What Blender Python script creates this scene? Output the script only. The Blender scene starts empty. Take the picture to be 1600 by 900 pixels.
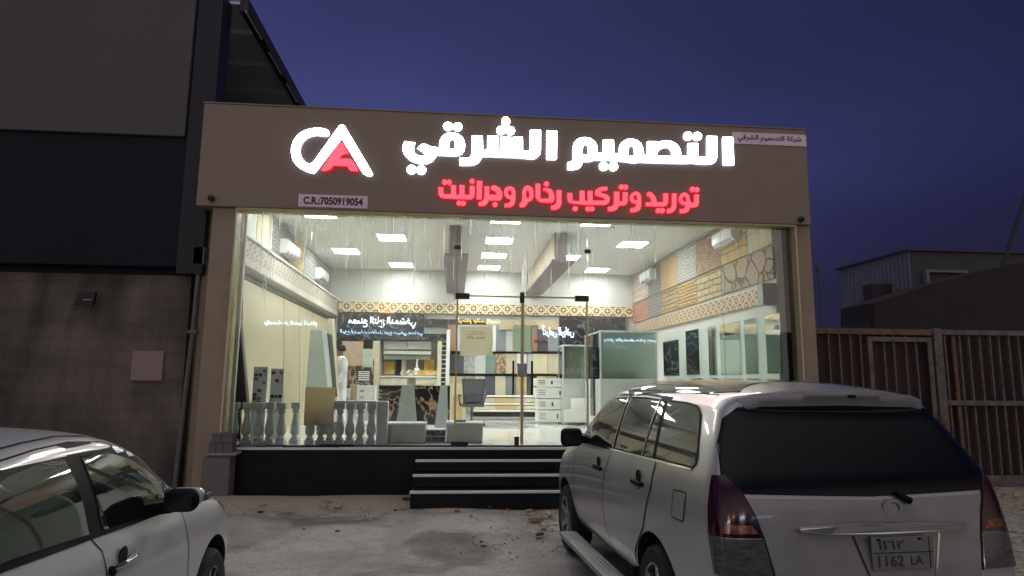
import bpy, bmesh, math, random
import numpy as np
from mathutils import Vector, Matrix
from mathutils.bvhtree import BVHTree
from mathutils.geometry import delaunay_2d_cdt
from mathutils.interpolate import poly_3d_calc
random.seed(7)
SC = bpy.context.scene
COL = SC.collection
R_ = math.radians

# ------------------------------------------------------------------ camera, sky, exposure
YAW, PITCH, ROLL, FPX, EYE = R_(4.99335), R_(8.31656), R_(0.52016), 1000.0, 1.70
_f = Vector((math.sin(YAW)*math.cos(PITCH), math.cos(YAW)*math.cos(PITCH), math.sin(PITCH)))
_r = Vector((math.cos(YAW), -math.sin(YAW), 0)); _u = _r.cross(_f)
CR = _r*math.cos(ROLL) + _u*math.sin(ROLL); CU = CR.cross(_f); CF = _f
cam_d = bpy.data.cameras.new('camera'); cam = bpy.data.objects.new('camera', cam_d); COL.objects.link(cam)
cam_d.sensor_width = 36; cam_d.lens = FPX/1600*36; cam_d.clip_end = 2000; cam_d.clip_start = .05
cam.matrix_world = Matrix(((CR.x, CU.x, -CF.x, 0), (CR.y, CU.y, -CF.y, 0), (CR.z, CU.z, -CF.z, EYE), (0, 0, 0, 1)))
SC.camera = cam
SKY_NISHITA, SKY_GLOW = 0.05, 0.62
PANEL_E, SIGN_W, SIGN_R, REAR_FILL, OVERHEAD_FILL = 27.0, 16.0, 2.6, 0.37, 0.36
EXPOSURE = 0.75
SC.view_settings.view_transform = 'Standard'; SC.view_settings.look = 'None'
SC.view_settings.exposure = EXPOSURE; SC.view_settings.gamma = 1; SC.view_settings.use_curve_mapping = False
cy = SC.cycles
cy.use_denoising = True; cy.max_bounces = 9; cy.diffuse_bounces = 4; cy.glossy_bounces = 5
cy.transparent_max_bounces = 24; cy.sample_clamp_indirect = 6; cy.caustics_reflective = False; cy.caustics_refractive = False
W = bpy.data.worlds.new('World'); SC.world = W; W.use_nodes = True
nt = W.node_tree; nt.nodes.clear()
wo = nt.nodes.new('ShaderNodeOutputWorld'); bg = nt.nodes.new('ShaderNodeBackground'); bg2 = nt.nodes.new('ShaderNodeBackground'); ad = nt.nodes.new('ShaderNodeAddShader')
sk = nt.nodes.new('ShaderNodeTexSky'); sk.sky_type = 'NISHITA'; sk.sun_disc = False
sk.sun_elevation = R_(-3.0); sk.sun_rotation = R_(180); sk.air_density = 1.4; sk.dust_density = 1.0; sk.ozone_density = 4
nt.links.new(sk.outputs[0], bg.inputs[0]); bg.inputs[1].default_value = SKY_NISHITA
# dusk afterglow: violet-blue low in the sky, a little stronger to the left, deep indigo overhead
tc = nt.nodes.new('ShaderNodeTexCoord'); sx = nt.nodes.new('ShaderNodeSeparateXYZ'); nt.links.new(tc.outputs['Generated'], sx.inputs[0])
rp = nt.nodes.new('ShaderNodeValToRGB'); nt.links.new(sx.outputs[2], rp.inputs[0])
e = rp.color_ramp.elements
e[0].position = 0.0; e[0].color = (.034, .029, .056, 1)
e[1].position = 1.0; e[1].color = (.010, .011, .028, 1)
for p_, c_ in ((.12, (.030, .029, .080, 1)), (.30, (.050, .056, .185, 1)), (.42, (.040, .044, .140, 1)), (.60, (.020, .023, .072, 1))):
    q = rp.color_ramp.elements.new(p_); q.color = c_
mr = nt.nodes.new('ShaderNodeMapRange'); nt.links.new(sx.outputs[0], mr.inputs[0])
mr.inputs[1].default_value = -.1; mr.inputs[2].default_value = .7; mr.inputs[3].default_value = 1.12; mr.inputs[4].default_value = .40
ml = nt.nodes.new('ShaderNodeMath'); ml.operation = 'MULTIPLY'; ml.inputs[1].default_value = SKY_GLOW
cn = nt.nodes.new('ShaderNodeTexNoise'); cn.inputs['Scale'].default_value = 2.2; cn.inputs['Detail'].default_value = 6; mp_ = nt.nodes.new('ShaderNodeMapping'); mp_.inputs['Scale'].default_value = (1, 1, 3.2); nt.links.new(tc.outputs['Generated'], mp_.inputs[0]); nt.links.new(mp_.outputs[0], cn.inputs[0])
cr_ = nt.nodes.new('ShaderNodeMapRange'); nt.links.new(cn.outputs[0], cr_.inputs[0]); cr_.inputs[1].default_value = .3; cr_.inputs[2].default_value = .7; cr_.inputs[3].default_value = .86; cr_.inputs[4].default_value = 1.12   # thin veils of haze
mv = nt.nodes.new('ShaderNodeMath'); mv.operation = 'MULTIPLY'; nt.links.new(mr.outputs[0], mv.inputs[0]); nt.links.new(cr_.outputs[0], mv.inputs[1])
nt.links.new(mv.outputs[0], ml.inputs[0]); nt.links.new(rp.outputs[0], bg2.inputs[0]); nt.links.new(ml.outputs[0], bg2.inputs[1])
# warm fill glow added low in the sky behind the viewer, out of view
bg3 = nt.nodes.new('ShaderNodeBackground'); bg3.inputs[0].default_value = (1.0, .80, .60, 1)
def mrange(src, a, b, c, d):
    n = nt.nodes.new('ShaderNodeMapRange'); n.interpolation_type = 'SMOOTHSTEP'; nt.links.new(src, n.inputs[0])
    for i, k in enumerate((a, b, c, d)): n.inputs[i+1].default_value = k
    return n.outputs[0]
g1 = nt.nodes.new('ShaderNodeMath'); g1.operation = 'MULTIPLY'; nt.links.new(mrange(sx.outputs[1], -.85, -.05, REAR_FILL, 0), g1.inputs[0]); nt.links.new(mrange(sx.outputs[2], .0, .62, 1, 0), g1.inputs[1])
# pale glow added high in the sky, out of view, to lift the ground
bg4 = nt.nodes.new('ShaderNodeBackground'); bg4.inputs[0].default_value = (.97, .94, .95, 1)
g2 = nt.nodes.new('ShaderNodeMath'); g2.operation = 'MULTIPLY'; nt.links.new(mrange(sx.outputs[2], .45, .92, 0, OVERHEAD_FILL), g2.inputs[0]); nt.links.new(mrange(sx.outputs[1], -.25, .55, 1, 0), g2.inputs[1])
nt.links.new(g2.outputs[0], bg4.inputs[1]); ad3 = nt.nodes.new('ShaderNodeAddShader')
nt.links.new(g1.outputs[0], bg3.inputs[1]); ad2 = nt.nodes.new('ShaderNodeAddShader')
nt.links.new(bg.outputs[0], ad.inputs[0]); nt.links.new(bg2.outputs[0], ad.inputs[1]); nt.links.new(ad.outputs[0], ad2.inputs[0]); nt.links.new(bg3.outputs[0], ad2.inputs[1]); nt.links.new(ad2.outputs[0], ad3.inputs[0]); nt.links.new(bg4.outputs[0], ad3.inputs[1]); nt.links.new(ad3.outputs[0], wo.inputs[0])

# ------------------------------------------------------------------ helpers
def ray(x, y): return CR*((x-800)/FPX) - CU*((y-450)/FPX) + CF
def at(x, y, Y):                       # the point of the plane at depth Y that the photograph shows at pixel x, y
    d = ray(x, y); return Vector((0, 0, EYE)) + d*(Y/d.y)
def onz(x, y, Z):
    d = ray(x, y); return Vector((0, 0, EYE)) + d*((Z-EYE)/d.z)
def onx(x, y, X):
    d = ray(x, y); return Vector((0, 0, EYE)) + d*(X/d.x)

def tag(o, label=None, cat=None, group=None, kind=None):
    if label: o['label'] = label
    if cat: o['category'] = cat
    if group: o['group'] = group
    if kind: o['kind'] = kind
    return o
def thing(name, label, cat, loc=(0, 0, 0), rz=0, group=None):
    o = bpy.data.objects.new(name, None); COL.objects.link(o); o.location = loc; o.rotation_euler.z = rz; o.empty_display_size = .1
    return tag(o, label, cat, group)
def kids(o): return [c for c in bpy.data.objects if c.parent == o]
def dup(o, loc=None, rz=None, label=None, parent=None):
    c = o.copy(); COL.objects.link(c)
    if parent: c.parent = parent
    if loc is not None: c.location = loc
    if rz is not None: c.rotation_euler.z = rz
    if label: c['label'] = label
    for k in kids(o): dup(k, parent=c)
    return c
def link_mesh(name, me, m, parent=None):
    o = bpy.data.objects.new(name, me); COL.objects.link(o)
    if m is not None:
        for mm in (m if isinstance(m, (list, tuple)) else [m]): me.materials.append(mm)
    if parent: o.parent = parent
    return o
class MB:
    def __init__(s): s.v = []; s.f = []; s.mi = []; s.cur = 0
    def add(s, vs, fs):
        n = len(s.v); s.v += [Vector(a) for a in vs]
        for f in fs: s.f.append([n+i for i in f]); s.mi.append(s.cur)
        return s
    def box(s, a, b):
        x0, y0, z0 = (min(a[i], b[i]) for i in range(3)); x1, y1, z1 = (max(a[i], b[i]) for i in range(3))
        return s.add([(x0,y0,z0),(x1,y0,z0),(x1,y1,z0),(x0,y1,z0),(x0,y0,z1),(x1,y0,z1),(x1,y1,z1),(x0,y1,z1)],
                     [(0,3,2,1),(4,5,6,7),(0,1,5,4),(1,2,6,5),(2,3,7,6),(3,0,4,7)])
    def boxc(s, c, d, M=None):
        vs = [(c[0]+i*d[0]/2, c[1]+j*d[1]/2, c[2]+k*d[2]/2) for k in (-1, 1) for i, j in ((-1,-1),(1,-1),(1,1),(-1,1))]
        if M is not None: vs = [M @ Vector(v) for v in vs]
        return s.add(vs, [(0,3,2,1),(4,5,6,7),(0,1,5,4),(1,2,6,5),(2,3,7,6),(3,0,4,7)])
    def ext(s, poly, vec):              # polygon of 3D points pushed along vec
        n = len(poly); P = [Vector(p) for p in poly]; V = Vector(vec)
        nn = Vector((0, 0, 0))
        for i in range(n): nn += P[i].cross(P[(i+1) % n])
        if nn.dot(V) > 0: P = P[::-1]
        return s.add(P + [p+V for p in P], [tuple(range(n)), tuple(range(2*n-1, n-1, -1))] + [((i+1) % n, i, n+i, n+(i+1) % n) for i in range(n)])
    def tube(s, p0, p1, r0, r1=None, n=10, cap=True):
        r1 = r0 if r1 is None else r1; p0 = Vector(p0); p1 = Vector(p1); d = (p1-p0).normalized()
        a = d.orthogonal().normalized(); b = d.cross(a); vs = []
        for p, r in ((p0, r0), (p1, r1)):
            for i in range(n):
                t = 2*math.pi*i/n; vs.append(p+a*(r*math.cos(t))+b*(r*math.sin(t)))
        fs = [(i, (i+1) % n, n+(i+1) % n, n+i) for i in range(n)]
        if cap: fs += [tuple(range(n-1, -1, -1)), tuple(range(n, 2*n))]
        return s.add(vs, fs)
    def path(s, pts, r, n=8):
        for a, b in zip(pts, pts[1:]): s.tube(a, b, r, r, n)
        return s
    def lathe(s, c, prof, n=20, axis='z'):
        vs = []
        for r, z in prof:
            for i in range(n):
                t = 2*math.pi*i/n
                if axis == 'z': vs.append((c[0]+r*math.cos(t), c[1]+r*math.sin(t), c[2]+z))
                else: vs.append((c[0]+r*math.cos(t), c[1]+z, c[2]+r*math.sin(t)))
        fs = []
        for j in range(len(prof)-1):
            for i in range(n):
                q = (j*n+i, j*n+(i+1) % n, (j+1)*n+(i+1) % n, (j+1)*n+i); fs.append(q if axis == 'z' else q[::-1])
        m = len(prof)-1; a = tuple(range(n-1, -1, -1)); b = tuple(range(m*n, m*n+n))
        fs += [a, b] if axis == 'z' else [a[::-1], b[::-1]]
        return s.add(vs, fs)
    def build(s, name, m, parent=None, bev=0, smooth=False, local=False, seg=2):
        off = Vector((0, 0, 0)) if (parent is None or local) else parent_loc(parent)
        me = bpy.data.meshes.new(name); me.from_pydata([v-off for v in s.v], [], s.f)
        o = link_mesh(name, me, m, parent)
        if any(s.mi): me.polygons.foreach_set('material_index', s.mi)
        if smooth:
            me.polygons.foreach_set('use_smooth', [True]*len(me.polygons))
            try: me.set_sharp_from_angle(angle=R_(38))
            except Exception: pass
        if bev:
            b = o.modifiers.new('bevel', 'BEVEL'); b.width = bev; b.segments = seg; b.limit_method = 'ANGLE'; b.angle_limit = R_(40)
        me.update(); return o
def parent_loc(o):
    l = Vector((0, 0, 0))
    while o is not None: l += Vector(o.location); o = o.parent
    return l
def single(name, label, cat, mb, m, loc, group=None, bev=0, smooth=False):   # a thing that is one mesh, its origin at its base
    for i in range(len(mb.v)): mb.v[i] = mb.v[i]-Vector(loc)
    o = mb.build(name, m, None, bev, smooth); o.location = loc
    return tag(o, label, cat, group)

# ------------------------------------------------------------------ materials
MATS = {}
def mat(name, col=(.5,.5,.5), rough=.5, metal=0., var=.12, vs=5., bump=0., bs=40., coat=0., em=0., spec=.5, det=5, stretch=None, col2=None):
    if name in MATS: return MATS[name]
    m = bpy.data.materials.new(name); m.use_nodes = True; t = m.node_tree; b = t.nodes['Principled BSDF']
    L = t.links.new
    b.inputs['Roughness'].default_value = rough; b.inputs['Metallic'].default_value = metal
    b.inputs['Coat Weight'].default_value = coat; b.inputs['Coat Roughness'].default_value = .04; b.inputs['Specular IOR Level'].default_value = spec
    tc = t.nodes.new('ShaderNodeTexCoord'); src = tc.outputs['Object']
    if stretch:
        mp = t.nodes.new('ShaderNodeMapping'); mp.inputs['Scale'].default_value = stretch; L(src, mp.inputs[0]); src = mp.outputs[0]
    n = t.nodes.new('ShaderNodeTexNoise'); n.inputs['Scale'].default_value = vs; n.inputs['Detail'].default_value = det; L(src, n.inputs[0])
    r = t.nodes.new('ShaderNodeValToRGB'); L(n.outputs[0], r.inputs[0])
    r.color_ramp.elements[0].position = .3; r.color_ramp.elements[1].position = .7
    r.color_ramp.elements[0].color = [c*(1-var) for c in col]+[1]
    r.color_ramp.elements[1].color = (list(col2) if col2 else [min(1, c*(1+var)) for c in col])+[1]
    L(r.outputs[0], b.inputs['Base Color'])
    if em: b.inputs['Emission Color'].default_value = (*col, 1); b.inputs['Emission Strength'].default_value = em
    mrr = t.nodes.new('ShaderNodeMapRange'); L(n.outputs[0], mrr.inputs[0]); mrr.inputs[3].default_value = max(0, rough-.06); mrr.inputs[4].default_value = min(1, rough+.06); L(mrr.outputs[0], b.inputs['Roughness'])
    if bump:
        n2 = t.nodes.new('ShaderNodeTexNoise'); n2.inputs['Scale'].default_value = bs; n2.inputs['Detail'].default_value = 6; L(src, n2.inputs[0])
        bp = t.nodes.new('ShaderNodeBump'); bp.inputs['Strength'].default_value = bump; bp.inputs['Distance'].default_value = .02; L(n2.outputs[0], bp.inputs['Height']); L(bp.outputs[0], b.inputs['Normal'])
    MATS[name] = m; return m
def emit(name, col, s):
    m = bpy.data.materials.new(name); m.use_nodes = True; b = m.node_tree.nodes['Principled BSDF']
    b.inputs['Base Color'].default_value = (*[c*.6 for c in col], 1); b.inputs['Emission Color'].default_value = (*col, 1); b.inputs['Emission Strength'].default_value = s
    b.inputs['Roughness'].default_value = .4
    return m
def marble(name, base, vein, scale=1.5, width=.04, rough=.15, dist=2.5, var=.15):
    if name in MATS: return MATS[name]
    m = bpy.data.materials.new(name); m.use_nodes = True; t = m.node_tree; b = t.nodes['Principled BSDF']; L = t.links.new
    b.inputs['Roughness'].default_value = rough
    tc = t.nodes.new('ShaderNodeTexCoord'); n = t.nodes.new('ShaderNodeTexNoise'); n.inputs['Scale'].default_value = scale; n.inputs['Detail'].default_value = 7; n.inputs['Distortion'].default_value = dist
    L(tc.outputs['Object'], n.inputs[0])
    a = t.nodes.new('ShaderNodeMath'); a.operation = 'SUBTRACT'; a.inputs[1].default_value = .5; L(n.outputs[0], a.inputs[0])
    c = t.nodes.new('ShaderNodeMath'); c.operation = 'ABSOLUTE'; L(a.outputs[0], c.inputs[0])
    r = t.nodes.new('ShaderNodeValToRGB'); L(c.outputs[0], r.inputs[0])
    r.color_ramp.elements[0].position = 0; r.color_ramp.elements[0].color = (*vein, 1)
    r.color_ramp.elements[1].position = width; r.color_ramp.elements[1].color = (*base, 1)
    q = r.color_ramp.elements.new(.25); q.color = (*[k*(1-var) for k in base], 1)
    L(r.outputs[0], b.inputs['Base Color']); MATS[name] = m; return m
def stone(name, c1, c2, mortar, bw=.3, bh=.12, off=.5, sc=1., vor=False, rough=.8, axis='yz', bump=.6, msize=.012, stain=0.):
    return _stone(name, c1, c2, mortar, bw, bh, off, sc, vor, rough, axis, bump, msize, stain)
def _stone(name, c1, c2, mortar, bw=.3, bh=.12, off=.5, sc=1., vor=False, rough=.8, axis='yz', bump=.6, msize=.012, stain=0.):
    if name in MATS: return MATS[name]
    m = bpy.data.materials.new(name); m.use_nodes = True; t = m.node_tree; b = t.nodes['Principled BSDF']; L = t.links.new
    b.inputs['Roughness'].default_value = rough
    tc = t.nodes.new('ShaderNodeTexCoord'); s = t.nodes.new('ShaderNodeSeparateXYZ'); L(tc.outputs['Object'], s.inputs[0])
    cb = t.nodes.new('ShaderNodeCombineXYZ'); L(s.outputs['xyz'.index(axis[0])], cb.inputs[0]); L(s.outputs['xyz'.index(axis[1])], cb.inputs[1])
    nz = t.nodes.new('ShaderNodeTexNoise'); nz.inputs['Scale'].default_value = 6; nz.inputs['Detail'].default_value = 3; L(cb.outputs[0], nz.inputs[0])
    mx = t.nodes.new('ShaderNodeMix'); mx.data_type = 'VECTOR'; mx.inputs[0].default_value = .06 if not vor else .1
    L(cb.outputs[0], mx.inputs[4]); L(nz.outputs[1], mx.inputs[5])
    fine = t.nodes.new('ShaderNodeTexNoise'); fine.inputs['Scale'].default_value = 28; fine.inputs['Detail'].default_value = 6; L(cb.outputs[0], fine.inputs[0])
    if vor:
        v = t.nodes.new('ShaderNodeTexVoronoi'); v.feature = 'DISTANCE_TO_EDGE'; v.inputs['Scale'].default_value = 1/bw; L(mx.outputs[1], v.inputs[0])
        v2 = t.nodes.new('ShaderNodeTexVoronoi'); v2.inputs['Scale'].default_value = 1/bw; L(mx.outputs[1], v2.inputs[0])
        r0 = t.nodes.new('ShaderNodeValToRGB'); L(v.outputs[0], r0.inputs[0]); r0.color_ramp.elements[1].position = .06
        cm = t.nodes.new('ShaderNodeMix'); cm.data_type = 'RGBA'; L(v2.outputs[1], cm.inputs[0]); cm.inputs[6].default_value = (*c1, 1); cm.inputs[7].default_value = (*c2, 1)
        fm = t.nodes.new('ShaderNodeMix'); fm.data_type = 'RGBA'; L(r0.outputs[0], fm.inputs[0]); fm.inputs[6].default_value = (*mortar, 1); L(cm.outputs[2], fm.inputs[7])
        colout, hout = fm.outputs[2], r0.outputs[0]
    else:
        br = t.nodes.new('ShaderNodeTexBrick'); br.offset = off; L(mx.outputs[1], br.inputs[0]); br.inputs['Scale'].default_value = sc
        br.inputs['Color1'].default_value = (*c1, 1); br.inputs['Color2'].default_value = (*c2, 1); br.inputs['Mortar'].default_value = (*mortar, 1)
        br.inputs['Brick Width'].default_value = bw; br.inputs['Row Height'].default_value = bh; br.inputs['Mortar Size'].default_value = msize
        br.inputs['Mortar Smooth'].default_value = .4
        inv = t.nodes.new('ShaderNodeMath'); inv.operation = 'SUBTRACT'; inv.inputs[0].default_value = 1; L(br.outputs[1], inv.inputs[1])
        colout, hout = br.outputs[0], inv.outputs[0]
    h2 = t.nodes.new('ShaderNodeMath'); h2.operation = 'MULTIPLY_ADD'; L(fine.outputs[0], h2.inputs[0]); h2.inputs[1].default_value = .7; L(hout, h2.inputs[2])
    vm = t.nodes.new('ShaderNodeMix'); vm.data_type = 'RGBA'; vm.blend_type = 'MULTIPLY'; vm.inputs[0].default_value = .25 if stain else .55; L(colout, vm.inputs[6]); 
    rr = t.nodes.new('ShaderNodeValToRGB'); L(fine.outputs[0], rr.inputs[0]); rr.color_ramp.elements[0].color = (.35,.35,.35,1); rr.color_ramp.elements[0].position = .3; rr.color_ramp.elements[1].position = .65
    L(rr.outputs[0], vm.inputs[7]); cfin = vm.outputs[2]
    if stain:                                   # damp runs and grey plaster smears
        for sc_, lo_, hi_, k0, k1 in (((1.1, .28, 1), .36, .62, (.42, .42, .43), (1, 1, 1)), ((.35, .9, 1), .4, .66, (.72, .70, .68), (1.25, 1.2, 1.15))):
            mp = t.nodes.new('ShaderNodeMapping'); mp.inputs['Scale'].default_value = sc_; L(cb.outputs[0], mp.inputs[0])
            ns = t.nodes.new('ShaderNodeTexNoise'); ns.inputs['Scale'].default_value = 1.6; ns.inputs['Detail'].default_value = 7; ns.inputs['Distortion'].default_value = .5; L(mp.outputs[0], ns.inputs[0])
            rs = t.nodes.new('ShaderNodeValToRGB'); L(ns.outputs[0], rs.inputs[0]); rs.color_ramp.elements[0].position = lo_; rs.color_ramp.elements[0].color = (*k0, 1); rs.color_ramp.elements[1].position = hi_; rs.color_ramp.elements[1].color = (*k1, 1)
            m3 = t.nodes.new('ShaderNodeMix'); m3.data_type = 'RGBA'; m3.blend_type = 'MULTIPLY'; m3.inputs[0].default_value = stain; L(cfin, m3.inputs[6]); L(rs.outputs[0], m3.inputs[7]); cfin = m3.outputs[2]
    L(cfin, b.inputs['Base Color'])
    bp = t.nodes.new('ShaderNodeBump'); bp.inputs['Strength'].default_value = bump; bp.inputs['Distance'].default_value = .04; L(h2.outputs[0], bp.inputs['Height']); L(bp.outputs[0], b.inputs['Normal'])
    MATS[name] = m; return m
def lattice(name, axis, c_hi, c_lo, cell=.15):
    # carved arabesque band: two diagonal families of ribbons and a small star in each cell
    m = bpy.data.materials.new(name); m.use_nodes = True; t = m.node_tree; b = t.nodes['Principled BSDF']; L = t.links.new
    tc = t.nodes.new('ShaderNodeTexCoord'); s = t.nodes.new('ShaderNodeSeparateXYZ'); L(tc.outputs['Object'], s.inputs[0])
    def M(op, a, bb=None, c=None):
        n = t.nodes.new('ShaderNodeMath'); n.operation = op
        for i, k in enumerate((a, bb, c)):
            if k is None: continue
            if isinstance(k, (int, float)): n.inputs[i].default_value = k
            else: L(k, n.inputs[i])
        return n.outputs[0]
    u = M('MULTIPLY', s.outputs['xyz'.index(axis)], 1/cell); w = M('MULTIPLY', s.outputs[2], 1/cell)
    p = M('ABSOLUTE', M('SUBTRACT', M('FRACT', M('ADD', u, w)), .5)); q = M('ABSOLUTE', M('SUBTRACT', M('FRACT', M('SUBTRACT', u, w)), .5))
    rib = M('LESS_THAN', M('MINIMUM', p, q), .11); star = M('GREATER_THAN', M('MINIMUM', p, q), .34)
    ring = M('LESS_THAN', M('ABSOLUTE', M('SUBTRACT', M('ADD', p, q), .5)), .06)
    h = M('MAXIMUM', M('MAXIMUM', rib, star), ring)
    mx = t.nodes.new('ShaderNodeMix'); mx.data_type = 'RGBA'; L(h, mx.inputs[0]); mx.inputs[6].default_value = (*c_lo, 1); mx.inputs[7].default_value = (*c_hi, 1)
    L(mx.outputs[2], b.inputs['Base Color']); b.inputs['Roughness'].default_value = .5
    bp = t.nodes.new('ShaderNodeBump'); bp.inputs['Strength'].default_value = .5; bp.inputs['Distance'].default_value = .01; L(h, bp.inputs['Height']); L(bp.outputs[0], b.inputs['Normal'])
    return m
def glass(name, tint=(.955, .98, .965), streak=False, refl=1.0):
    m = bpy.data.materials.new(name); m.use_nodes = True; t = m.node_tree; L = t.links.new; t.nodes.clear()
    o = t.nodes.new('ShaderNodeOutputMaterial'); tr = t.nodes.new('ShaderNodeBsdfTransparent'); tr.inputs[0].default_value = (*tint, 1)
    gl = t.nodes.new('ShaderNodeBsdfGlossy'); gl.inputs['Roughness'].default_value = .0; gl.inputs[0].default_value = (1, 1, 1, 1)
    fr = t.nodes.new('ShaderNodeFresnel'); fr.inputs[0].default_value = 1.5; mx = t.nodes.new('ShaderNodeMixShader')
    k = t.nodes.new('ShaderNodeMath'); k.operation = 'MULTIPLY'; k.inputs[1].default_value = refl; L(fr.outputs[0], k.inputs[0])
    L(k.outputs[0], mx.inputs[0]); L(tr.outputs[0], mx.inputs[1]); L(gl.outputs[0], mx.inputs[2]); out = mx.outputs[0]
    if streak:
        # dried lime runs that start at the top edge and end at uneven heights
        tc = t.nodes.new('ShaderNodeTexCoord'); s = t.nodes.new('ShaderNodeSeparateXYZ'); L(tc.outputs['Object'], s.inputs[0])
        def M(op, a, bb=None):
            n = t.nodes.new('ShaderNodeMath'); n.operation = op
            for i, kk in enumerate((a, bb)):
                if kk is None: continue
                if isinstance(kk, (int, float)): n.inputs[i].default_value = kk
                else: L(kk, n.inputs[i])
            return n.outputs[0]
        def N(sx_, sz_, det, vec=None, dist=0):
            mp = t.nodes.new('ShaderNodeMapping'); mp.inputs['Scale'].default_value = (sx_, 1, sz_); L(tc.outputs['Object'], mp.inputs[0])
            n = t.nodes.new('ShaderNodeTexNoise'); n.inputs['Scale'].default_value = 1; n.inputs['Detail'].default_value = det; n.inputs['Distortion'].default_value = dist; L(mp.outputs[0], n.inputs[0]); return n.outputs[0]
        run = M('SUBTRACT', N(26, .8, 3, dist=.35), M('ADD', .50, M('MULTIPLY', N(1.1, 0, 1), .16)))
        run = M('MINIMUM', M('MAXIMUM', M('MULTIPLY', run, 9), 0), 1)
        length = M('ADD', M('MULTIPLY', N(5, 0, 2), 2.6), 1.75)              # z (from the floor) where the runs end
        hm = M('MINIMUM', M('MAXIMUM', M('MULTIPLY', M('SUBTRACT', s.outputs[2], length), 2.2), 0), 1)
        xm = M('MINIMUM', M('MAXIMUM', M('MULTIPLY', M('SUBTRACT', 2.4, s.outputs[0]), .6), .12), 1)
        run = M('MULTIPLY', run, xm)
        film = M('MULTIPLY', M('MULTIPLY', M('MULTIPLY', N(3, .8, 4), xm), .09), M('MINIMUM', M('MAXIMUM', M('MULTIPLY', M('SUBTRACT', s.outputs[2], 2.0), .8), 0.12), 1))
        fac = M('MINIMUM', M('ADD', M('MULTIPLY', M('MULTIPLY', run, hm), .62), film), .75)
        df = t.nodes.new('ShaderNodeBsdfTranslucent'); df.inputs[0].default_value = (.97, .97, .95, 1)
        d2 = t.nodes.new('ShaderNodeBsdfDiffuse'); d2.inputs[0].default_value = (.6, .62, .58, 1); dm = t.nodes.new('ShaderNodeMixShader'); L(df.outputs[0], dm.inputs[1]); L(d2.outputs[0], dm.inputs[2]); dm.inputs[0].default_value = .08
        m2 = t.nodes.new('ShaderNodeMixShader'); L(fac, m2.inputs[0]); L(out, m2.inputs[1]); L(dm.outputs[0], m2.inputs[2]); out = m2.outputs[0]
    L(out, o.inputs[0]); return m

def paper(name, col, k=.75):
    m = mat(name, col, .8, var=.05); t = m.node_tree; b = t.nodes['Principled BSDF']; o = t.nodes['Material Output']
    tl = t.nodes.new('ShaderNodeBsdfTranslucent'); tl.inputs[0].default_value = (*[min(.95, c*1.35) for c in col], 1); mx = t.nodes.new('ShaderNodeMixShader'); mx.inputs[0].default_value = k
    t.links.new(b.outputs[0], mx.inputs[1]); t.links.new(tl.outputs[0], mx.inputs[2]); t.links.new(mx.outputs[0], o.inputs[0]); return m
# ------------------------------------------------------------------ lettering
ARF = {'ا':(0xFE8D,2),'أ':(0xFE83,2),'ب':(0xFE8F,4),'ة':(0xFE93,2),'ت':(0xFE95,4),'ج':(0xFE9D,4),'ح':(0xFEA1,4),'خ':(0xFEA5,4),'د':(0xFEA9,2),'ر':(0xFEAD,2),'ز':(0xFEAF,2),
       'س':(0xFEB1,4),'ش':(0xFEB5,4),'ص':(0xFEB9,4),'ض':(0xFEBD,4),'ط':(0xFEC1,4),'ع':(0xFEC9,4),'غ':(0xFECD,4),'ف':(0xFED1,4),'ق':(0xFED5,4),'ك':(0xFED9,4),'ل':(0xFEDD,4),
       'م':(0xFEE1,4),'ن':(0xFEE5,4),'ه':(0xFEE9,4),'و':(0xFEED,2),'ي':(0xFEF1,4)}
def shape_ar(s):
    out = []
    for i, c in enumerate(s):
        if c not in ARF: out.append(c); continue
        b, n = ARF[c]; pv = s[i-1] if i else ' '; nx = s[i+1] if i+1 < len(s) else ' '
        jp = pv in ARF and ARF[pv][1] == 4; jn = n == 4 and nx in ARF
        out.append(chr(b + (3 if jp and jn else 1 if jp else 2 if jn else 0)))
    return ''.join(out[::-1])
def text_mesh(s, width=None, height=None, depth=.002, bold=0., arabic=False):
    c = bpy.data.curves.new('lettering', 'FONT'); c.body = shape_ar(s) if arabic else s; c.extrude = depth/2; c.offset = bold; c.resolution_u = 3; c.size = 1
    o = bpy.data.objects.new('lettering', c); COL.objects.link(o)
    me = bpy.data.meshes.new_from_object(o.evaluated_get(bpy.context.evaluated_depsgraph_get())); bpy.data.objects.remove(o); bpy.data.curves.remove(c)
    n = len(me.vertices); co = np.zeros(n*3); me.vertices.foreach_get('co', co); co = co.reshape(-1, 3)
    mn, mx = co.min(0), co.max(0); co[:, :2] -= (mn[:2]+mx[:2])/2
    if width: co[:, 0] *= width/(mx[0]-mn[0])
    if height: co[:, 1] *= height/(mx[1]-mn[1])
    me.vertices.foreach_set('co', co.ravel()); me.update(); return me
def put_text(me, M, name, m, parent, keep=None):
    me.transform(M); me.materials.append(m)
    o = bpy.data.objects.new(name, me); COL.objects.link(o); o.parent = parent; return o
FACE_CAM = Matrix.Rotation(math.pi/2, 4, 'X')                 # a text lying in XY stands up and faces -Y
def outline_mesh(loops, depth):
    c = bpy.data.curves.new('sign_outline', 'CURVE'); c.dimensions = '2D'; c.fill_mode = 'BOTH'; c.extrude = depth/2; c.offset = -.004
    for L_ in loops:
        s = c.splines.new('POLY'); s.points.add(len(L_)-1); s.use_cyclic_u = True
        for p, q in zip(s.points, L_): p.co = (q[0], q[1], 0, 1)
    o = bpy.data.objects.new('sign_outline', c); COL.objects.link(o)
    me = bpy.data.meshes.new_from_object(o.evaluated_get(bpy.context.evaluated_depsgraph_get())); bpy.data.objects.remove(o); bpy.data.curves.remove(c)
    return me
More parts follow.
